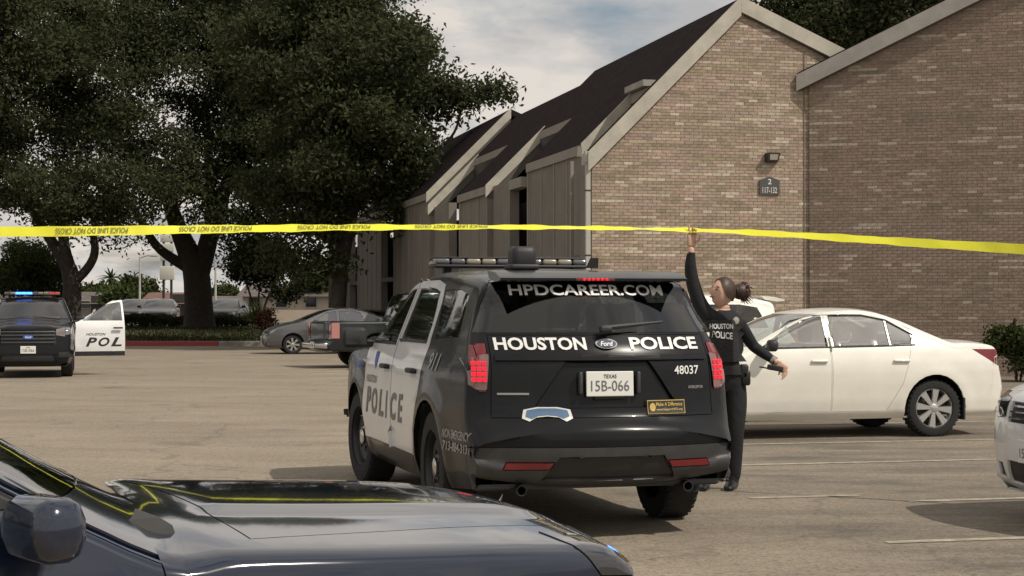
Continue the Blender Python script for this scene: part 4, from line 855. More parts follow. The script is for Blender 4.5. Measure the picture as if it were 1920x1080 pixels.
tree('oak_tree', at(628, 622, 60.5), 'live oak leaning over the far end of the dark apartment roof',
     [E(690, 190, 150, 150, 60, 3.6), E(600, 330, 130, 95, 60, 3.2), E(812, 152, 75, 62, 60, 1.8), E(880, 158, 52, 42, 60, 1.2), E(730, 330, 75, 60, 60, 1.7), E(600, 110, 170, 150, 62, 4), E(560, 470, 40, 55, 60, .8), E(690, 50, 70, 70, 61, 2), E(640, 395, 90, 55, 60, 2), E(735, 375, 75, 55, 60, 1.6), E(590, 455, 55, 60, 60, 1.2), E(700, 430, 50, 40, 60, 1.1)], 5600,
     [(T(60.5, (630, 626), (634, 560), (640, 500), (650, 440), (668, 370), (690, 290)), [.36, .31, .28, .24, .19, .10]), (T(60.5, (640, 480), (610, 420), (580, 350), (560, 260)), [.22, .19, .14, .07]),
      (T(60, (668, 370), (730, 330), (775, 290), (800, 220), (830, 170)), [.16, .13, .11, .08, .04]), (T(60, (775, 290), (785, 262), (783, 210)), [.07, .055, .03]), (T(60, (800, 292), (845, 262), (862, 225), (866, 180)), [.06, .05, .045, .025]), (T(60, (690, 290), (720, 200), (740, 120)), [.1, .08, .03])], limbs=16, group=OG, limb_r=.06)
for dx_, dy_, rz_, lb in ((-16.5, -2.0, 2.1, 'unseen live oak added on the bank to darken car reflections, nearer of two'), (-31.0, -14.0, 4.0, 'unseen live oak added on the bank to darken car reflections, farther of two')):  # out-of-view oaks added to darken reflections on the police car's side
    o = oakL.copy(); COL.objects.link(o); o.location = oakL.location+Vector((dx_, dy_, 0)); o.location.z = 0.1 if dy_ < -5 else o.location.z; o.rotation_euler = (0, 0, rz_); o['label'] = lb
    for ch in oakL.children: c = ch.copy(); COL.objects.link(c); c.parent = o
tree('small_tree', at(478, 606, 82), 'small multi-stemmed dark tree above the spiky clump by the far street',
     [E(495, 490, 58, 38, 82, 1.4), E(540, 520, 32, 30, 82, .9), E(455, 500, 30, 30, 82, .8)], 700,
     [(T(82, (480, 608), (474, 570), (462, 530), (452, 500)), [.06, .05, .045, .03]), (T(82, (482, 608), (484, 560), (492, 500)), [.06, .05, .03]), (T(82, (486, 608), (500, 560), (525, 515)), [.06, .05, .03])], leafm=LEAF_OAK, bark=BARK2, limbs=8, limb_r=.03)
tree('background_tree', at(1610, 600, 62), 'tall dark tree rising behind the ridge between the two brick buildings',
     [E(1560, 20, 120, 60, 62, 2.4), E(1680, -20, 130, 90, 62, 2.6), E(1490, -25, 60, 40, 62, 1.2), E(1610, 60, 120, 60, 62, 2)], 1900,
     [(T(62, (1612, 652), (1606, 400), (1610, 200), (1600, 40)), [.35, .3, .22, .1])], limbs=8)
tree('background_tree', at(40, 606, 86), 'pale grey-green rounded tree behind the roof of the front-facing police car',
     [E(40, 500, 75, 50, 86, 1.8), E(95, 530, 30, 28, 86, .9)], 800, [(T(86, (42, 608), (40, 560), (38, 500)), [.14, .11, .05])], leafm=LEAF_MID, limbs=6, limb_r=.04)
for k, (px, py, rx, ry, D, lb) in enumerate(((262, 545, 26, 22, 150, 'far round-headed tree beside the slim lamp pole'), (232, 562, 24, 14, 128, 'low far tree next to the distant palm'), (418, 548, 26, 12, 190, 'far hazy trees between the thick oak trunk and small tree'), (170, 556, 34, 18, 140, 'far low tree showing above the open white door'), (595, 520, 40, 22, 120, 'far tree over the cream street building'))):
    tree('far_tree', at(px, 597, D), lb, [E(px, py, rx, ry, D), E(px+rx*.5, py+ry*.4, rx*.6, ry*.7, D)], 260, [(T(D, (px, 600), (px, py)), [.15, .07])], leafL=.45, leafW=.22, spread=.4, leafm=LEAF_MID, limbs=3, limb_r=.05, per=12)
def frond(m, c, ang, el, L, w=.05, n=5, droop=.35):
    P = []
    for k in range(n+1):
        t = k/n; P.append((c[0]+math.cos(ang)*math.cos(el)*L*t, c[1]+math.sin(ang)*math.cos(el)*L*t, c[2]+math.sin(el)*L*t-droop*L*t*t))
    V = []; sx, sy = -math.sin(ang), math.cos(ang)
    for k, p in enumerate(P):
        ww = w*(1-(k/n)**1.5)+.003; V += [(p[0]-sx*ww, p[1]-sy*ww, p[2]-ww*.4), (p[0], p[1], p[2]), (p[0]+sx*ww, p[1]+sy*ww, p[2]-ww*.4)]
    m.add(V, [f for k in range(n) for f in ((3*k, 3*k+1, 3*k+4, 3*k+3), (3*k+1, 3*k+2, 3*k+5, 3*k+4))])
def palm(px, pyb, pyt, D, label, nf=34, L=1.5):
    b = at(px, pyb, D); t = at(px, pyt, D); o = empty('palm_tree', b, 0, label, 'palm tree'); h = t.z-b.z
    m = MB(); m.tube([(0, 0, 0), (.05, 0, h*.5), (0, 0, h)], [.22, .17, .16], 9); m.build('trunk', BARK2, o, 50)
    m = MB()
    for k in range(nf):
        a = random.uniform(0, 6.28); el = random.uniform(-.7, 1.3); frond(m, (0, 0, h), a, el, L*random.uniform(.8, 1.1), .14)
    m.build('crown', LEAF_MID, o)
palm(208, 600, 520, 150, 'distant palm tree with shaggy round head against pale sky')
hd = at(350, 600, 80.5); o = empty('hedge', (hd.x, 80.5, .54), 0, 'low dark clipped hedge along the top of the grass bank', 'hedge')
n_ = 9000; hx_ = rng.uniform(-3.4, 3.4, n_); hz_ = rng.random(n_)**.6*(.62+.10*np.sin(hx_*2.1)); link('foliage', leaves_mesh('foliage', np.c_[hx_, rng.normal(0, .22, n_), hz_], .12, .06, LEAF_OAK), o)
m = MB()
for q in range(14): m.tube([(-3.2+q*.49, 0, -.03), (-3.15+q*.49, .02, .5)], [.02, .01], 5)
m.build('stems', BARK, o)
yc = at(482, 606, 74); o = empty('spiky_plant', yc, 0, 'clump of spiky green leaves on the bank under the small tree', 'plant'); m = MB()
for k in range(130): frond(m, (random.uniform(-.25, .25), random.uniform(-.2, .2), 0), random.uniform(0, 6.28), random.uniform(.35, 1.5), random.uniform(.9, 1.55), .035, 5, .22)
m.build('leaves', LEAF_PALE, o)
m = MB(); m.tube([(0, 0, -.15), (0, 0, .12)], [.2, .15], 8); m.build('stem', BARK2, o)
tree('red_shrub', at(500, 622, 70), 'small reddish-brown shrub beside the spiky clump', [E(500, 600, 12, 18, 70, .35)], 160, [(T(70, (500, 624), (500, 604)), [.03, .015])], per=10, spread=.1, leafL=.14, leafW=.07, leafm=leaf_mat('red_leaf', (.035, .018, .014), (.07, .032, .022)), limbs=3, limb_r=.012, cat='shrub')
tree('green_shrub', at(1905, 712, 33.6), 'leafy green shrub against the shaded brown brick wall', [E(1900, 620, 38, 42, 33.6, .5), E(1925, 670, 40, 36, 33.6, .5)], 520, [(T(33.6, (1905, 716), (1905, 680), (1898, 640)), [.03, .025, .012]), (T(33.6, (1912, 716), (1920, 670)), [.025, .012])], per=12, spread=.07, leafL=.085, leafW=.05, leafm=LEAF_MID, limbs=6, limb_r=.012, cat='shrub')
# ------------------------------------------------------------------ across the street
def house(px0, px1, pyb, pyt, D, depth, wm, rm, label, wins, roofh=1.2):
    a, b = at(px0, pyb, D), at(px1, pyb, D); h = at(0, pyt, D).z-a.z; W_ = b.x-a.x
    o = empty('street_house', ((a.x+b.x)/2, D, a.z), 0, label, 'building'); m = MB(); m.box((-W_/2, 0, -.3), (W_/2, depth, h)); m.build('wall', wm, o)
    m = MB(); m.prism([(-.4, h+.002), (depth+.4, h+.002), (depth/2, h+roofh)], -W_/2-.4, W_/2+.4, 'x'); m.build('roof', rm, o)
    for x, z, w_, hh in wins:
        m = MB(); m.box((x-w_/2, -.05, z), (x+w_/2, -.003, z+hh)); f = m.build('window', mat('window_surround', (.35, .33, .30), .7), o); m = MB(); m.box((x-w_/2+.08, -.07, z+.08), (x+w_/2-.08, -.052, z+hh-.08)); m.build('pane', DARKWIN, f)
    m = MB(); m.box((-.5+W_*.32, -.06, -.2), (.45+W_*.32, -.003, 2.05)); m.build('door', FRAME, o); return o
ROOFG = mat('far_roof', (.12, .10, .09), .9, var=.3, vscale=1); ROOFR = mat('far_roof_red', (.16, .085, .07), .9, var=.3, vscale=1)
house(455, 680, 604, 556, 118, 8, mat('cream_stucco', (.46, .38, .30), .9, var=.12, vscale=.6), ROOFG, 'cream street building with small dark windows behind the grey sedan', [(-1.5, 1.0, .9, .8), (.6, 1.0, .9, .8), (3.2, 1.0, 1.1, .8), (-3.4, 1.0, .9, .8)], .9)
house(270, 350, 603, 570, 125, 7, mat('pale_stucco', (.40, .34, .30), .9, var=.12, vscale=.6), ROOFR, 'low pale house with reddish roof behind the pylon sign', [(-.7, 1.0, .8, .6), (.8, 1.0, .7, .6)], .9)
house(-60, 236, 603, 570, 132, 8, mat('grey_stucco', (.27, .25, .23), .9, var=.12, vscale=.6), ROOFG, 'long low grey house far behind the open white door', [(3.0, 1.0, 1, .7), (5.2, 1.0, 1, .7), (.5, 1.0, 1, .7)], 1.0)
house(395, 445, 601, 572, 160, 7, mat('dim_stucco', (.30, .28, .26), .9, var=.12, vscale=.6), ROOFG, 'small far house between the thick oak trunk and small tree', [(-.6, 1.1, .8, .6)], .9)
def pole(px, pyb, pyt, D, r, label, arm=None):
    b, t = at(px, pyb, D), at(px, pyt, D); o = empty('lamp_pole', b, 0, label, 'lamp pole'); m = MB(); m.tube([(0, 0, -.1), (0, 0, t.z-b.z)], [r, r*.6], 8); m.build('pole', GUTTER, o, 50)
    m = MB(); m.tube([(0, 0, t.z-b.z-.05), (.5, 0, t.z-b.z+.1), (.8, 0, t.z-b.z+.08)], .04, 6); m.rbox((.95, 0, t.z-b.z+.07), (.22, .1, .05), .03); m.build('lamp_head', FASCIA2, o, 50)
pole(262, 598, 482, 112, .09, 'slim pale lamp pole across the street beside a round tree')
pole(404, 600, 500, 108, .10, 'white lamp pole showing just past the thick oak trunk')
ps = at(314, 600, 104); o = empty('pylon_sign', ps, 0, 'tall pylon sign with stacked pale panels across the street', 'sign'); sc_ = FPX/104
m = MB(); m.box((-.30, -.1, -.1), (-.18, .1, 6.2)); m.build('post', FRAME, o); m = MB(); m.box((.18, -.1, -.1), (.30, .1, 6.2)); m.build('post', FRAME, o)
for z0, z1, w_ in ((2.5, 3.35, .45), (3.7, 4.15, .42), (4.25, 4.75, .42), (4.85, 5.3, .42), (5.4, 6.1, .55)):
    m = MB(); m.rbox((0, -.12, (z0+z1)/2), (w_, .08, (z1-z0)/2), .03); m.build('panel', mat('sign_panel_pale', (.55, .53, .46), .5), o, 40)
ws_ = at(620, 604, 100); 

n_ = 9000; tx_ = rng.uniform(-170, 90, n_); th_ = 2.6+1.1*np.sin(tx_*.21)+.8*np.sin(tx_*.57+1); tz_ = .5+rng.random(n_)**.8*th_
tag(link('far_wood', leaves_mesh('far_wood', np.c_[tx_, 225+rng.normal(0, 2, n_), tz_], 1.1, .6, LEAF_MID)), 'low line of distant trees along the horizon', 'trees', kind='stuff')
MX, MY, MTH = -.045, 12.88, 15.0
NX, NY, NTH = -2.03, 4.0, 61.0
# ------------------------------------------------------------------ vehicles in place
def face(dx, dy): return math.atan2(dy, dx)
suv('police_suv', (MX, MY, 0), R(90+MTH), 'black and white police utility vehicle seen from behind with lettered rear window', BLACKPAINT, DOORWHITE, front=True, bar={}, glassm=GLASS_MID, rearglass=GLASS_DARK, steer=.10)
# front-facing patrol car with its driver's door open
LX, LY, LR = -10.75, 37.4, face(.245, -.97)
lroot, lB = suv('police_suv', (LX, LY, 0), LR, 'police utility vehicle facing forward with blue roof light and open white door', BLACKPAINT, DOORWHITE, rear=False, bar={2: LEDBLUE, 3: LEDBLUE, 4: LEDBLUE, 8: BARRED, 9: BARRED}, nodoor=((1, 'f'),), sidet=())
dr = Shell(SUV).bmesh(); d = cut(dr, [(1.02,.42),(1.03,.75),(1.0,1.17),(.36,1.595),(.1,1.645),(-.10,1.665),(-.10,.42)], 'y', 1, nmin=.5); dr.free(); bvd = BVHTree.FromBMesh(d)
w = cut(d, [(.83,1.205),(.34,1.545),(.10,1.595),(-.05,1.605),(-.05,1.205)], 'y', 1)
lc = cut(d, [(1.05,.40),(1.05,.52),(-.2,.52),(-.2,.40)], 'y', 1)
do = finish(d, 'door', DOORWHITE, lroot, .004, .06); do['label'] = 'open white driver door with black lettering'
hx, hy = 1.02, .95; ang = R(-74)
parts_ = [do, finish(w, 'door_window', GLASS_CLEAR, do, .006, .008, -.006), finish(lc, 'door_cladding', BLACKP, do, .002, .05)]
parts_.append(decal(bvd, 'lettering', LETTERK, do, text('HOUSTON', .02, .3), (.56, .90), (.44, .055), 'y', 1))
for k, ch in enumerate('POL'): parts_.append(decal(bvd, 'lettering', LETTERK, do, text(ch, .03, .3), (.66-k*.28, .73), (.25, .20), 'y', 1))
h = MB(); h.rbox((.08, .985, 1.04), (.105, .022, .018), .014); parts_.append(h.build('handle', BLACKP, do, 40))
do.matrix_local = Matrix.Translation((hx, hy, 0)) @ Matrix.Rotation(ang, 4, 'Z') @ Matrix.Translation((-hx, -hy, 0))
FD = [(.98,.30),(.99,.60),(.93,1.0),(.28,1.345),(-.05,1.415),(-.13,1.42),(-.13,.30)]
RD = [(-.14,.30),(-.14,1.42),(-.62,1.42),(-.98,1.34),(-1.26,1.16),(-1.20,.95),(-1.0,.62),(-.90,.30)]
SD = [(FD, [[(.70,1.02),(.24,1.30),(-.02,1.365),(-.10,1.37),(-.10,1.03)]], .02), (RD, [[(-.19,1.035),(-.19,1.375),(-.60,1.375),(-.86,1.325),(-.86,1.045)], [(-.89,1.05),(-.89,1.315),(-1.14,1.17),(-1.16,1.06)]], -.98)]
STAIL = ([(.52,.80),(.70,.80),(.70,.98),(.50,.98)], [(-2.7,.80),(-2.7,.985),(-1.90,.995),(-2.24,.80)])
WIN_T = [('window_trim', [(.74,1.012),(.3,1.02),(-.3,1.028),(-.8,1.036),(-1.18,1.048)], BLACKP), ('window_trim', [(.74,1.014),(.24,1.315),(-.02,1.378),(-.3,1.388),(-.60,1.385),(-.88,1.330),(-1.18,1.16)], BLACKP)]
# near dark saloon whose bonnet fills the foreground
NEAR = dict(SEDAN, prof=[(2.18,.22),(2.31,.25),(2.39,.38),(2.40,.56),(2.38,.76),(2.29,.875),(2.0,.905),(1.5,.93),(1.12,.955),(1.02,.978)]+SEDAN['prof'][10:], wx=[(2.7,.80),(2.38,.86),(2.1,.94),(1.75,.985),(1.4,1),(-1.3,1),(-1.8,.97),(-2.2,.90),(-2.45,.80),(-3,.7)], nosez=.15, cowlz=1.03, crown=.045, hood=(1.15,2.25,.45,.014), res=(220,18,6,36), mir=(.66,1.0), lampm=HEADD)
nr, nB = saloon('dark_sedan', (NX, NY, 0), face(math.sin(R(NTH)), math.cos(R(NTH))), 'dark glossy sedan whose bonnet reflects the cloudy sky', NEAR, SKYTINTPAINT, SD, [], GLASS_MID, tail=STAIL, wheel='alloy5', cat='car', trim=WIN_T, mirm=SKYTINTPAINT)
decal(nB, 'strobe_lamp', LEDBLUE, nr, oval(10), (-.70, .80), (.07, .04), 'x', 1, .012, 0)
a = Vector((4.79, 19.1, 0)); cen = a+Vector((-UX, -UY, 0))*1.40
s1, B1 = saloon('white_sedan', cen+Vector((-UY, UX, 0))*.80, face(-UX, -UY), 'white four-door sedan parked broadside before the brown brick wall', SEDAN, WHITEPAINT, SD, [], GLASS_CLEAR, tail=STAIL, trim=WIN_T, mirm=BLACKP)
m = MB(); m.box((-1.775, .70, .19), (-1.755, .905, .44)); m.build('mud_flap', BLACKP, s1)
suv('white_crossover', cen+Vector((-UY, UX, 0))*3.55+Vector((-UX, -UY, 0))*1.30, face(-UX, -UY), 'tall white car whose roof and spoiler show behind the white sedan', WHITEPAINT, WHITEPAINT, police=False, rear=True, glassm=GLASS_MID, scale=.955, cat='car', wheel='alloy5')
SED2 = dict(SEDAN, lampm=HEADD, nosez=.12, cowlz=1.12, prof=[(2.16,.18),(2.28,.20),(2.36,.30),(2.38,.52),(2.36,.74),(2.28,.88),(2.05,.975),(1.5,1.05),(1.12,1.085),(1.02,1.10)]+SEDAN['prof'][10:])
rc = Vector((5.76, 11.62, 0))
saloon('white_car', rc, face(-UX, -UY), 'white car with dark headlight, only its front corner in view', SED2, DOORWHITE, SD, [], GLASS_MID, tail=STAIL, wheel='alloy5')
HD = [([(.92,.30),(.92,1.05),(.30,1.40),(-.10,1.455),(-.10,.30)], [[(.72,1.06),(.28,1.335),(-.06,1.40),(-.06,1.07)]], .02), ([(-.11,.30),(-.11,1.455),(-.60,1.445),(-.95,1.38),(-1.15,1.1),(-.95,.6),(-.88,.30)], [[(-.15,1.07),(-.15,1.405),(-.58,1.40),(-.85,1.34),(-.98,1.10)]], -.92)]
HATCH['cowlz'] = 1.12; HATCH['mir'] = (.62, 1.08); HATCH['nosez'] = .04; HATCH['rearz'] = 1.22
hc = gnd(549, 664); hcen = hc+Vector((UX, UY, 0))*1.36+Vector((-UY, UX, 0))*.78
saloon('grey_sedan', hcen, face(-UX, -UY), 'silver-grey hatchback backed in with its nose towards the lane', HATCH, SILVER, HD, [], GLASS_CLEAR, wheel='alloy7', cat='car')
PICKUP.update(cowlz=1.30, cowlx=1.75, nosez=.30, mir=(1.15, 1.32), rearz=1.30)
PD = [([(1.15,.50),(1.20,1.2),(.80,1.72),(.25,1.80),(.25,.50)], [[(1.02,1.27),(.72,1.66),(.30,1.72),(.30,1.28)]], .40), ([(.24,.50),(.24,1.80),(-.60,1.80),(-.82,1.5),(-.82,.50)], [[(.19,1.28),(.19,1.72),(-.52,1.70),(-.66,1.45),(-.70,1.29)]], -.62)]
pa = R(24); pdir = Vector((math.cos(pa), math.sin(pa), 0)); pc = gnd(600, 690)+pdir*3.0+Vector((-pdir.y, pdir.x, 0))*.30
pr, pB = saloon('pickup_truck', pc, pa, 'dark grey pickup truck with tailgate and red tail lamp towards the lane', PICKUP, TRUCKPAINT, PD, [], GLASS_MID, wheel='alloy5', cat='pickup truck')
for s_ in (1, -1):
    t = decal(pB, 'tail_light', LENSRED, pr, RECT, (s_*.86, .93), (.17, .42), 'x', -1, .004, .1, .02); decal(pB, 'reversing_lens', LENSCLEAR, t, RECT, (s_*.86, .98), (.12, .20), 'x', -1, .03, .1)
    q = MB(); q.box((-2.92, s_*.985-.012, .74), (-2.72, s_*.985+.018, 1.12)); q.build('tail_light_side', mat('pale_red_lens', (.45, .20, .18), .2, 0, .6), t)
decal(pB, 'tailgate', TRUCKPAINT, pr, RECT, (0, .94), (1.46, .40), 'x', -1, .004, .1, .015)
m = MB(); m.rbox((-3.04, 0, .56), (.06, .92, .07), .03); m.build('rear_bumper', CHROME, pr, 40); plate(pr, Matrix.Translation((-3.11, 0, .57)))
LOW = dict(SEDAN, res=(70, 5, 2, 14))
for px, D, mm, lb, ang in ((300, 87, MAROON, 'dark maroon parked car in shade left of the thick oak trunk', -1.45), (425, 87, BLACKPAINT, 'black parked car in shade right of the thick oak trunk', -1.6), (252, 90, TRUCKPAINT, 'dark grey parked car in shade behind the open white door', -1.5)):
    c = at(px, 600, D); saloon('parked_car', (c.x, D, .545), ang, lb, LOW, mm, SD[:1], [], GLASS_MID, wheel='alloy5', detail=False)
c = at(560, 600, 66); saloon('parked_car', (c.x+2.6, 66-4.0, 0), face(-UX, -UY), 'maroon car roof showing just behind the silver-grey hatchback', LOW, MAROON, SD, [], GLASS_MID, wheel='alloy5', detail=False)
# ------------------------------------------------------------------ police tape
TAPE = mat('yellow_tape', (.74, .72, .035), .35, var=.08, vscale=3); TAPEINK = mat('tape_ink', (.16, .155, .03), .5)
tp = [(-200, 436, 12.0, 1.0), (-40, 434, 12.1, .98), (120, 434, 12.25, .97), (300, 431, 12.45, .88), (480, 428.5, 12.65, .76), (640, 426.5, 12.8, .66), (800, 425.5, 12.95, .58), (960, 425.5, 13.1, .50), (1110, 427, 13.22, .42), (1220, 429, 13.3, .36), (1293, 431, 13.34, .42), (1380, 434, 13.2, .55), (1500, 441, 13.0, .68), (1640, 450, 12.75, .80), (1780, 459, 12.45, .90), (1920, 467, 12.2, 1.0), (2060, 476, 11.95, 1.0)]
tpx = np.array(tp); tt = np.linspace(-46, 2006, 150); tw_ = .0762
def tape_frame(x):
    c = at(x, np.interp(x, tpx[:, 0], tpx[:, 1]), np.interp(x, tpx[:, 0], tpx[:, 2])); k = np.interp(x, tpx[:, 0], tpx[:, 3]); a = math.acos(min(1, k)); return c, Vector((0, math.sin(a), math.cos(a)))
sm_ = np.convolve(np.pad(np.interp(tt, tpx[:, 0], tpx[:, 1]), 5, mode='edge'), np.ones(11)/11, 'valid')
troot = empty('police_tape', at(960, 425.5, 13.1), 0, 'yellow police line tape stretched across the car park over the police vehicle', 'police tape')
m = MB(); V = []
for x, yy in zip(tt, sm_):
    c, u = tape_frame(x); c.z = at(x, yy, c.y).z; c -= troot.location
    wv = .004*math.sin(x*.043)+.003*math.sin(x*.11+1); n_v = Vector((0, -u.z, u.y))
    V += [tuple(c-u*tw_/2+n_v*wv), tuple(c+n_v*(wv*.2)), tuple(c+u*tw_/2-n_v*wv)]
k = len(tt); m.add(V, [f for q in range(k-1) for f in ((3*q, 3*q+3, 3*q+4, 3*q+1), (3*q+1, 3*q+4, 3*q+5, 3*q+2))]); m.build('ribbon', TAPE, troot, 60)
vs, fs = text('POLICE LINE DO NOT CROSS', .012, 0)
for cx_ in (172, 404, 626, 846, -300+0):
    if cx_ < -150: continue
    m = MB(); P = []
    for x, y in vs:
        px = cx_-x*136; c, u = tape_frame(px); c.z = at(px, float(np.interp(px, tt, sm_)), c.y).z; P.append(tuple(c-u*(y*.045)+Vector((0, -u.z, u.y))*.008-troot.location))
    m.add(P, fs); m.build('lettering', TAPEINK, troot)
for px, py, D, lb in ((-40, 434, 12.1, 'steel post holding one end of the tape beside the near bonnet'), (2000, 472, 12.06, 'steel post holding one end of the tape beside the white front corner')):
    c = at(px, py, D); o = empty('steel_post', (c.x, c.y, 0), 0, lb, 'post'); m = MB(); m.tube([(0, 0, 0), (0, 0, c.z+.25)], .03, 10); m.build('shaft', STEEL, o, 40); m = MB(); m.rbox((0, 0, .01), (.12, .12, .012), .01); m.build('base_plate', STEEL, o)
# ------------------------------------------------------------------ police officer
UNI = mat('dark_uniform', (.010, .011, .013), .85, var=.3, vscale=14, bump=.35, bscale=18); SKIN = mat('skin', (.56, .34, .25), .5, var=.12, vscale=9); HAIR = mat('dark_brown_hair', (.045, .022, .014), .5, var=.4, vscale=25); BOOT = mat('black_boot', (.010, .010, .010), .4)
def skin_mesh(verts, edges, root=0, sub=2):
    me = bpy.data.meshes.new('figure'); me.from_pydata([v[0] for v in verts], edges, []); o = bpy.data.objects.new('figure', me); COL.objects.link(o)
    md = o.modifiers.new('skin', 'SKIN'); md.use_smooth_shade = True
    for i, v in enumerate(verts):
        r = v[1] if isinstance(v[1], tuple) else (v[1], v[1]); me.skin_vertices[0].data[i].radius = r; me.skin_vertices[0].data[i].use_root = (i == root)
    s = o.modifiers.new('sub', 'SUBSURF'); s.levels = sub; s.render_levels = sub
    dg = bpy.context.evaluated_depsgraph_get(); r = bpy.data.meshes.new_from_object(o.evaluated_get(dg)); bpy.data.objects.remove(o); return r
def mesh_data(me): return [tuple(v.co) for v in me.vertices], [tuple(p.vertices) for p in me.polygons]
off = gnd(1374, 918); OF = empty('police_officer', off, 0, 'police officer in dark uniform reaching up to lift the yellow tape', 'person'); OF.name = 'person'
# x right, y away, z up; figure 1.70 m, weight on the visible left leg
B = [((-.055, .03, .93), (.145, .115)), ((-.06, .03, 1.05), (.130, .104)), ((-.07, .02, 1.18), (.145, .112)), ((-.08, .02, 1.31), (.148, .108)), ((-.078, .01, 1.395), (.085, .075)), ((-.072, -.005, 1.455), (.05, .052)), ((-.075, -.01, 1.50), (.05, .055)),   # 0-6 spine, neck
     ((-.20, -.03, 1.385), .072), ((-.285, -.05, 1.52), .064), ((-.335, -.07, 1.68), .058), ((-.352, -.09, 1.80), .050), ((-.345, -.10, 1.905), .034), ((-.342, -.10, 1.955), .029),                             # 7-12 raised arm
     ((.045, .06, 1.345), .066), ((.125, .13, 1.24), .058), ((.195, .19, 1.145), .049), ((.275, .12, 1.085), .044), ((.345, .05, 1.03), .032), ((.365, .03, 1.012), .030),                                     # 13-18 lowered arm
     ((.02, .04, .84), (.104, .108)), ((.03, .02, .68), (.095, .097)), ((.02, .00, .48), (.074, .076)), ((.015, .03, .30), (.070, .073)), ((.01, .05, .10), (.060, .064)), ((.0, .05, .055), (.042, .044)),         # 19-24 left leg
     ((-.135, .02, .84), (.094, .098)), ((-.165, -.03, .68), (.082, .085)), ((-.19, -.04, .48), (.060, .064)), ((-.205, .02, .30), (.055, .060)), ((-.215, .06, .10), (.043, .048)), ((-.22, .06, .055), (.042, .044))]
Eg = [(0,1),(1,2),(2,3),(3,4),(4,5),(5,6),(4,7),(7,8),(8,9),(9,10),(10,11),(11,12),(4,13),(13,14),(14,15),(15,16),(16,17),(17,18),(0,19),(19,20),(20,21),(21,22),(22,23),(23,24),(0,25),(25,26),(26,27),(27,28),(28,29),(29,30)]
bv_, bf_ = mesh_data(skin_mesh(B, Eg)); body = MB(); body.add(bv_, bf_)
def in_skin(c):
    x, y, z = c
    return (z > 1.445 and abs(x+.075) < .075 and y < .1) or z > 1.90 or (x > .335 and .95 < z < 1.06)
body.m = [1 if in_skin(np.mean([bv_[i] for i in f], 0)) else 0 for f in bf_]
# head: profile-shaped, built facing -x, then turned and tilted
def head_pts(n=30, k=36):
    V = []; F = []
    for i in range(n+1):
        th = math.pi*i/n; z = math.cos(th)
        for j in range(k):
            ph = 2*math.pi*j/k; x, y = math.sin(th)*math.cos(ph), math.sin(th)*math.sin(ph)      # ph=0 -> front
            fx = x; w = .073*(1-.20*max(0, -z)**1.5*(1 if x > -.2 else .6)); X = x*.098; Y = y*w; Z = z*.118
            fr = max(0, fx)
            if fr > 0:
                a = abs(ph if ph < math.pi else 2*math.pi-ph)
                X += .030*math.exp(-(a/.17)**2)*math.exp(-((z+.20)/.17)**2)*(1 if z < -.05 else .8)     # nose
                X += .012*math.exp(-(a/.30)**2)*math.exp(-((z+.12+.12)/.30)**2)
                X += .010*math.exp(-(a/.35)**2)*math.exp(-((z+.52)/.10)**2)                               # lips
                X += .020*math.exp(-(a/.45)**2)*math.exp(-((z+.84)/.16)**2)                               # chin
                X -= .010*math.exp(-((a-.36)/.16)**2)*math.exp(-((z-.02)/.10)**2)                         # eye sockets
                X += .006*math.exp(-(a/.6)**2)*math.exp(-((z-.18)/.08)**2)                                # brow
            if z < -.35 and fx < .1: X += .018*(-.35-z)*1.2; 
            V.append((X, Y, Z))
    F = [(i*k+j, i*k+(j+1) % k, (i+1)*k+(j+1) % k, (i+1)*k+j) for i in range(n) for j in range(k)]; return V, F
HM = Matrix.Translation((-.085, -.02, 1.585)) @ Matrix.Rotation(R(180+30), 4, 'Z') @ Matrix.Rotation(R(-15), 4, 'Y')
hv, hf = head_pts(); body.cm = 1; body.add(hv, hf, HM)
for sd_ in (1, -1):
    body.lathe([(.001, .012), (.014, .010), (.020, 0), (.012, -.006), (.001, -.006)], 12, 'y', M=HM @ Matrix.Translation((-.008, sd_*.072, -.012)) @ Matrix.Diagonal((.75, sd_, 1.4, 1)))
def finger(p0, d, bend, L, r, m):       # chain with two knuckle bends
    p = Vector(p0); d = Vector(d).normalized(); b = Vector(bend); P = [p.copy()]; Rr = [r]
    for k, (f, tb) in enumerate(((.45, 0), (.30, .5), (.25, 1.0))):
        d = (d+b*tb).normalized(); p = p+d*L*f; P.append(p.copy()); Rr.append(r*(1-.13*(k+1)))
    P.append(p+d*r*.6); Rr.append(r*.35); m.tube([tuple(q) for q in P], Rr, 8)
# raised hand: palm, index pointing up to the tape, other fingers curled, thumb from the side
hb = Vector((-.342, -.10, 1.955)); M_ = Matrix.Translation(hb+Vector((0, 0, .045))) @ Matrix.Rotation(R(20), 4, 'Z'); body.rbox((0, 0, 0), (.038, .016, .050), .016, M=M_)
for k, (x, L, bd) in enumerate(((-.020, .078, (0, .02, 0)), (.004, .075, (.15, -1.2, -.5)), (.019, .068, (.15, -1.3, -.6)), (.033, .055, (.15, -1.3, -.6)))): finger(tuple(hb+Vector((x, 0, .090))), (x*.6, -.05, 1), bd, L, .0092, body)
finger(tuple(hb+Vector((.035, -.012, .030))), (.75, -.45, .75), (-.25, 0, .35), .062, .0105, body)
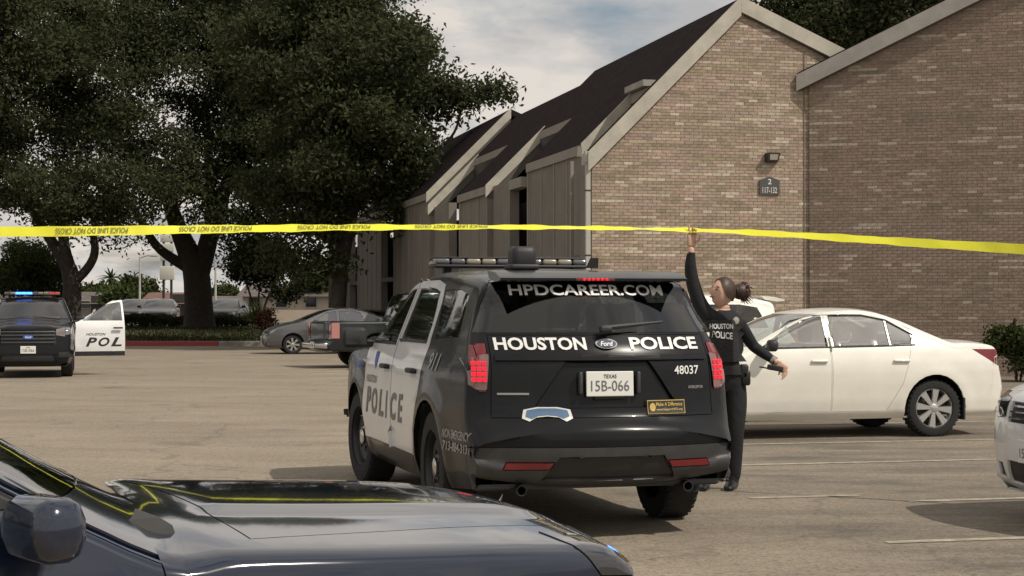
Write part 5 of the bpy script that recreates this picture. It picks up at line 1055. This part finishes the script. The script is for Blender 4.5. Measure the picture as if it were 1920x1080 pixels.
# lowered hand gripping a small dark radio
hb = Vector((.365, .03, 1.012)); body.rbox((0, 0, 0), (.045, .017, .036), .016, M=Matrix.Translation(hb+Vector((.030, -.012, -.028))) @ Matrix.Rotation(R(40), 4, 'Y'))
for k in range(4): finger(tuple(hb+Vector((.062-.010*k, -.018-.004*k, -.040-.014*k))), (.3, -.2, -1), (-1.0, -.3, .35), .070-.006*k, .0092, body)
finger(tuple(hb+Vector((.018, -.03, -.03))), (-.25, -.4, -1), (-.2, -.1, -.2), .06, .0105, body)
bo = body.build('body', [UNI, SKIN], OF, 60)
def lk(pt): return HM @ Vector(pt)
for sd_ in (1, -1):
    m = MB(); m.lathe([(.001, .0), (.011, .001), (.001, .004)], 10, 'x', M=HM @ Matrix.Translation((.0845, sd_*.030, .000)) @ Matrix.Diagonal((1, 1.2, .6, 1))); m.build('eye', mat('eye_dark', (.02, .014, .010), .2), bo)
    m = MB(); m.tube([lk((.087, sd_*.014, .022)), lk((.089, sd_*.032, .028)), lk((.078, sd_*.050, .020))], .0035, 5); m.build('eyebrow', HAIR, bo)
m = MB(); m.tube([lk((.088, -.026, -.060)), lk((.103, -.010, -.064)), lk((.105, 0, -.063)), lk((.103, .010, -.064)), lk((.088, .026, -.060))], [.003, .006, .0065, .006, .003], 6); m.build('mouth', mat('lips', (.30, .10, .085), .4), bo)
# hair: cap over the skull plus a tied bunch at the back
hair = MB(); n, k = 18, 28; V = []
for i in range(n+1):
    th = math.pi*.62*i/n; z = math.cos(th)
    for j in range(k):
        ph = 2*math.pi*j/k; fr = math.cos(ph); lim = 1.0 if fr < .15 else max(.42, 1-.72*(fr-.15)); t2 = th*lim
        wob = 1+.018*math.sin(9*ph+3*th); V.append((math.sin(t2)*math.cos(ph)*.108*wob-.008, math.sin(t2)*math.sin(ph)*.085*wob, math.cos(t2)*.128+.004))
hair.add(V, [(i*k+j, i*k+(j+1) % k, (i+1)*k+(j+1) % k, (i+1)*k+j) for i in range(n) for j in range(k)], HM); ho = hair.build('hair', HAIR, OF, 70)
m = MB(); m.lathe([(.001, -.115), (.03, -.11), (.048, -.125), (.066, -.16), (.070, -.20), (.055, -.24), (.025, -.265), (.001, -.27)], 16, 'x', M=HM @ Matrix.Rotation(R(14), 4, 'Y') @ Matrix.Translation((0, 0, .012))); 
for q in range(90):
    a = random.uniform(0, 6.28); r0 = .06; p0 = HM @ Matrix.Rotation(R(14), 4, 'Y') @ Vector((-.19, r0*math.cos(a), .012+r0*math.sin(a))); p1 = p0+Vector((random.uniform(.0, .07), random.uniform(-.03, .03), random.uniform(-.06, .045))); m.tube([p0, (p0+p1)/2+Vector((0, 0, .012)), p1], [.006, .005, .001], 4)
m.build('hair_bun', HAIR, ho, 60); m = MB(); m.lathe([(.030, -.105), (.046, -.112), (.046, -.124), (.030, -.13)], 16, 'x', M=HM @ Matrix.Rotation(R(14), 4, 'Y') @ Matrix.Translation((0, 0, .012))); m.build('hair_tie', BOOT, ho, 40)
# vest, belt, boots, lettering
bb = BVHTree.FromPolygons(bv_, bf_)
def wrap(name, zs, grow, m_, parent, cx=-.07, cy=.02, nphi=30, zmid=None):
    q = MB(); V = []
    for z in zs:
        for j in range(nphi):
            a = 2*math.pi*j/nphi; o_ = Vector((cx+.6*math.cos(a), cy+.6*math.sin(a), z)); h = bb.ray_cast(o_, Vector((-math.cos(a), -math.sin(a), 0)))
            p = h[0] if h[0] else Vector((cx, cy, z)); dlt = (p-Vector((cx, cy, z))); rr_ = min(dlt.length, .165)+grow; V.append((cx+rr_*math.cos(a), cy+rr_*math.sin(a), z))
    q.add(V, [(i*nphi+j, i*nphi+(j+1) % nphi, (i+1)*nphi+(j+1) % nphi, (i+1)*nphi+j) for i in range(len(zs)-1) for j in range(nphi)]); return q.build(name, m_, parent, 60), q
VEST = mat('black_vest', (.014, .014, .015), .75, var=.3, vscale=20, bump=.4, bscale=40)
vo, vq = wrap('vest', [1.03, 1.04, 1.12, 1.20, 1.27, 1.33, 1.36, 1.365], .020, VEST, OF); vb = BVHTree.FromPolygons(vq.v, vq.f)
wrap('duty_belt', [.925, .93, .965, .995, 1.0], .016, mat('belt_leather', (.012, .011, .010), .45), OF)
for x, z in ((.085, .95), (.10, .90), (-.16, .95)): m = MB(); m.rbox((x, -.03, z), (.035, .035, .06), .02); m.build('belt_pouch', mat('belt_leather', (.012, .011, .010), .45), OF, 40)
def onvest(key, cx_, cz_, w_, h_, m_, tilt=0.0):
    vs, fs = key; q = MB(); P = []
    for x, y in vs:
        X, Z = cx_+x*w_, cz_+y*h_+tilt*x*w_; h = vb.ray_cast(Vector((X, -1, Z)), Vector((0, 1, 0))); P.append((X, (h[0].y if h[0] else -.1)-.006, Z))
    q.add(P, fs); return q.build('lettering', m_, vo)
onvest(text('HOUSTON', .03, 0), -.105, 1.315, .185, .042, LETTERW); onvest(text('POLICE', .03, 0), -.10, 1.245, .165, .055, LETTERW, -.1)
m = MB(); m.lathe([(.001, -.006), (.024, -.004), (.026, 0), (.001, .002)], 12, 'y', M=Matrix.Translation((.012, -.10, 1.36)) @ Matrix.Diagonal((1, 1, 1.2, 1))); m.build('badge', mat('silver_badge', (.6, .58, .5), .3, .7), OF, 40)
for x, y, dx in ((.0, .05, -.35), (-.22, .06, -.2)):
    q = MB(); d = Vector((dx, -1, 0)).normalized(); P = [(0, -.055), (.0, .0), (.0, .07), (0, .14), (0, .185)]; V = []; nn = 14
    for tpos, hw, hh in ((-.075, .030, .055), (-.05, .043, .085), (.0, .045, .10), (.05, .046, .082), (.11, .046, .060), (.16, .038, .048), (.185, .02, .035)):
        for j in range(nn):
            a = 2*math.pi*j/nn; ww, zz_ = hw*math.cos(a), hh*(.5+.5*math.sin(a)) if math.sin(a) > -.6 else 0.0
            V.append((x+d.x*tpos-d.y*ww, y+d.y*tpos+d.x*ww, max(0.0, zz_)))
    q.add(V, [(i*nn+j, i*nn+(j+1) % nn, (i+1)*nn+(j+1) % nn, (i+1)*nn+j) for i in range(6) for j in range(nn)]+[tuple(range(nn))[::-1], tuple(range(6*nn, 7*nn))]); q.tube([(x, y, .06), (x+.0, y-.003, .17)], [.055, .052], 14); q.build('boot', BOOT, OF, 50)
rd = empty('hand_radio', off+Vector((.355, -.03, .975)), 0, 'small dark radio held in the officer\'s lowered hand', 'radio'); M_ = Matrix.Rotation(R(100), 4, 'Y') @ Matrix.Rotation(R(20), 4, 'X')
m = MB(); m.rbox((0, 0, -.02), (.022, .016, .065), .01, M=M_); m.build('case', BLACKP, rd, 40); m = MB(); m.rbox((.012, 0, -.115), (.006, .006, .035), .005, M=M_); m.build('antenna', BLACKP, rd, 40)
m = MB(); m.tube([(.326, .062, 1.044), (.345, .05, 1.030)], [.038, .037], 14); m.build('watch', mat('watch_steel', (.3, .3, .28), .35, .6), OF, 40)
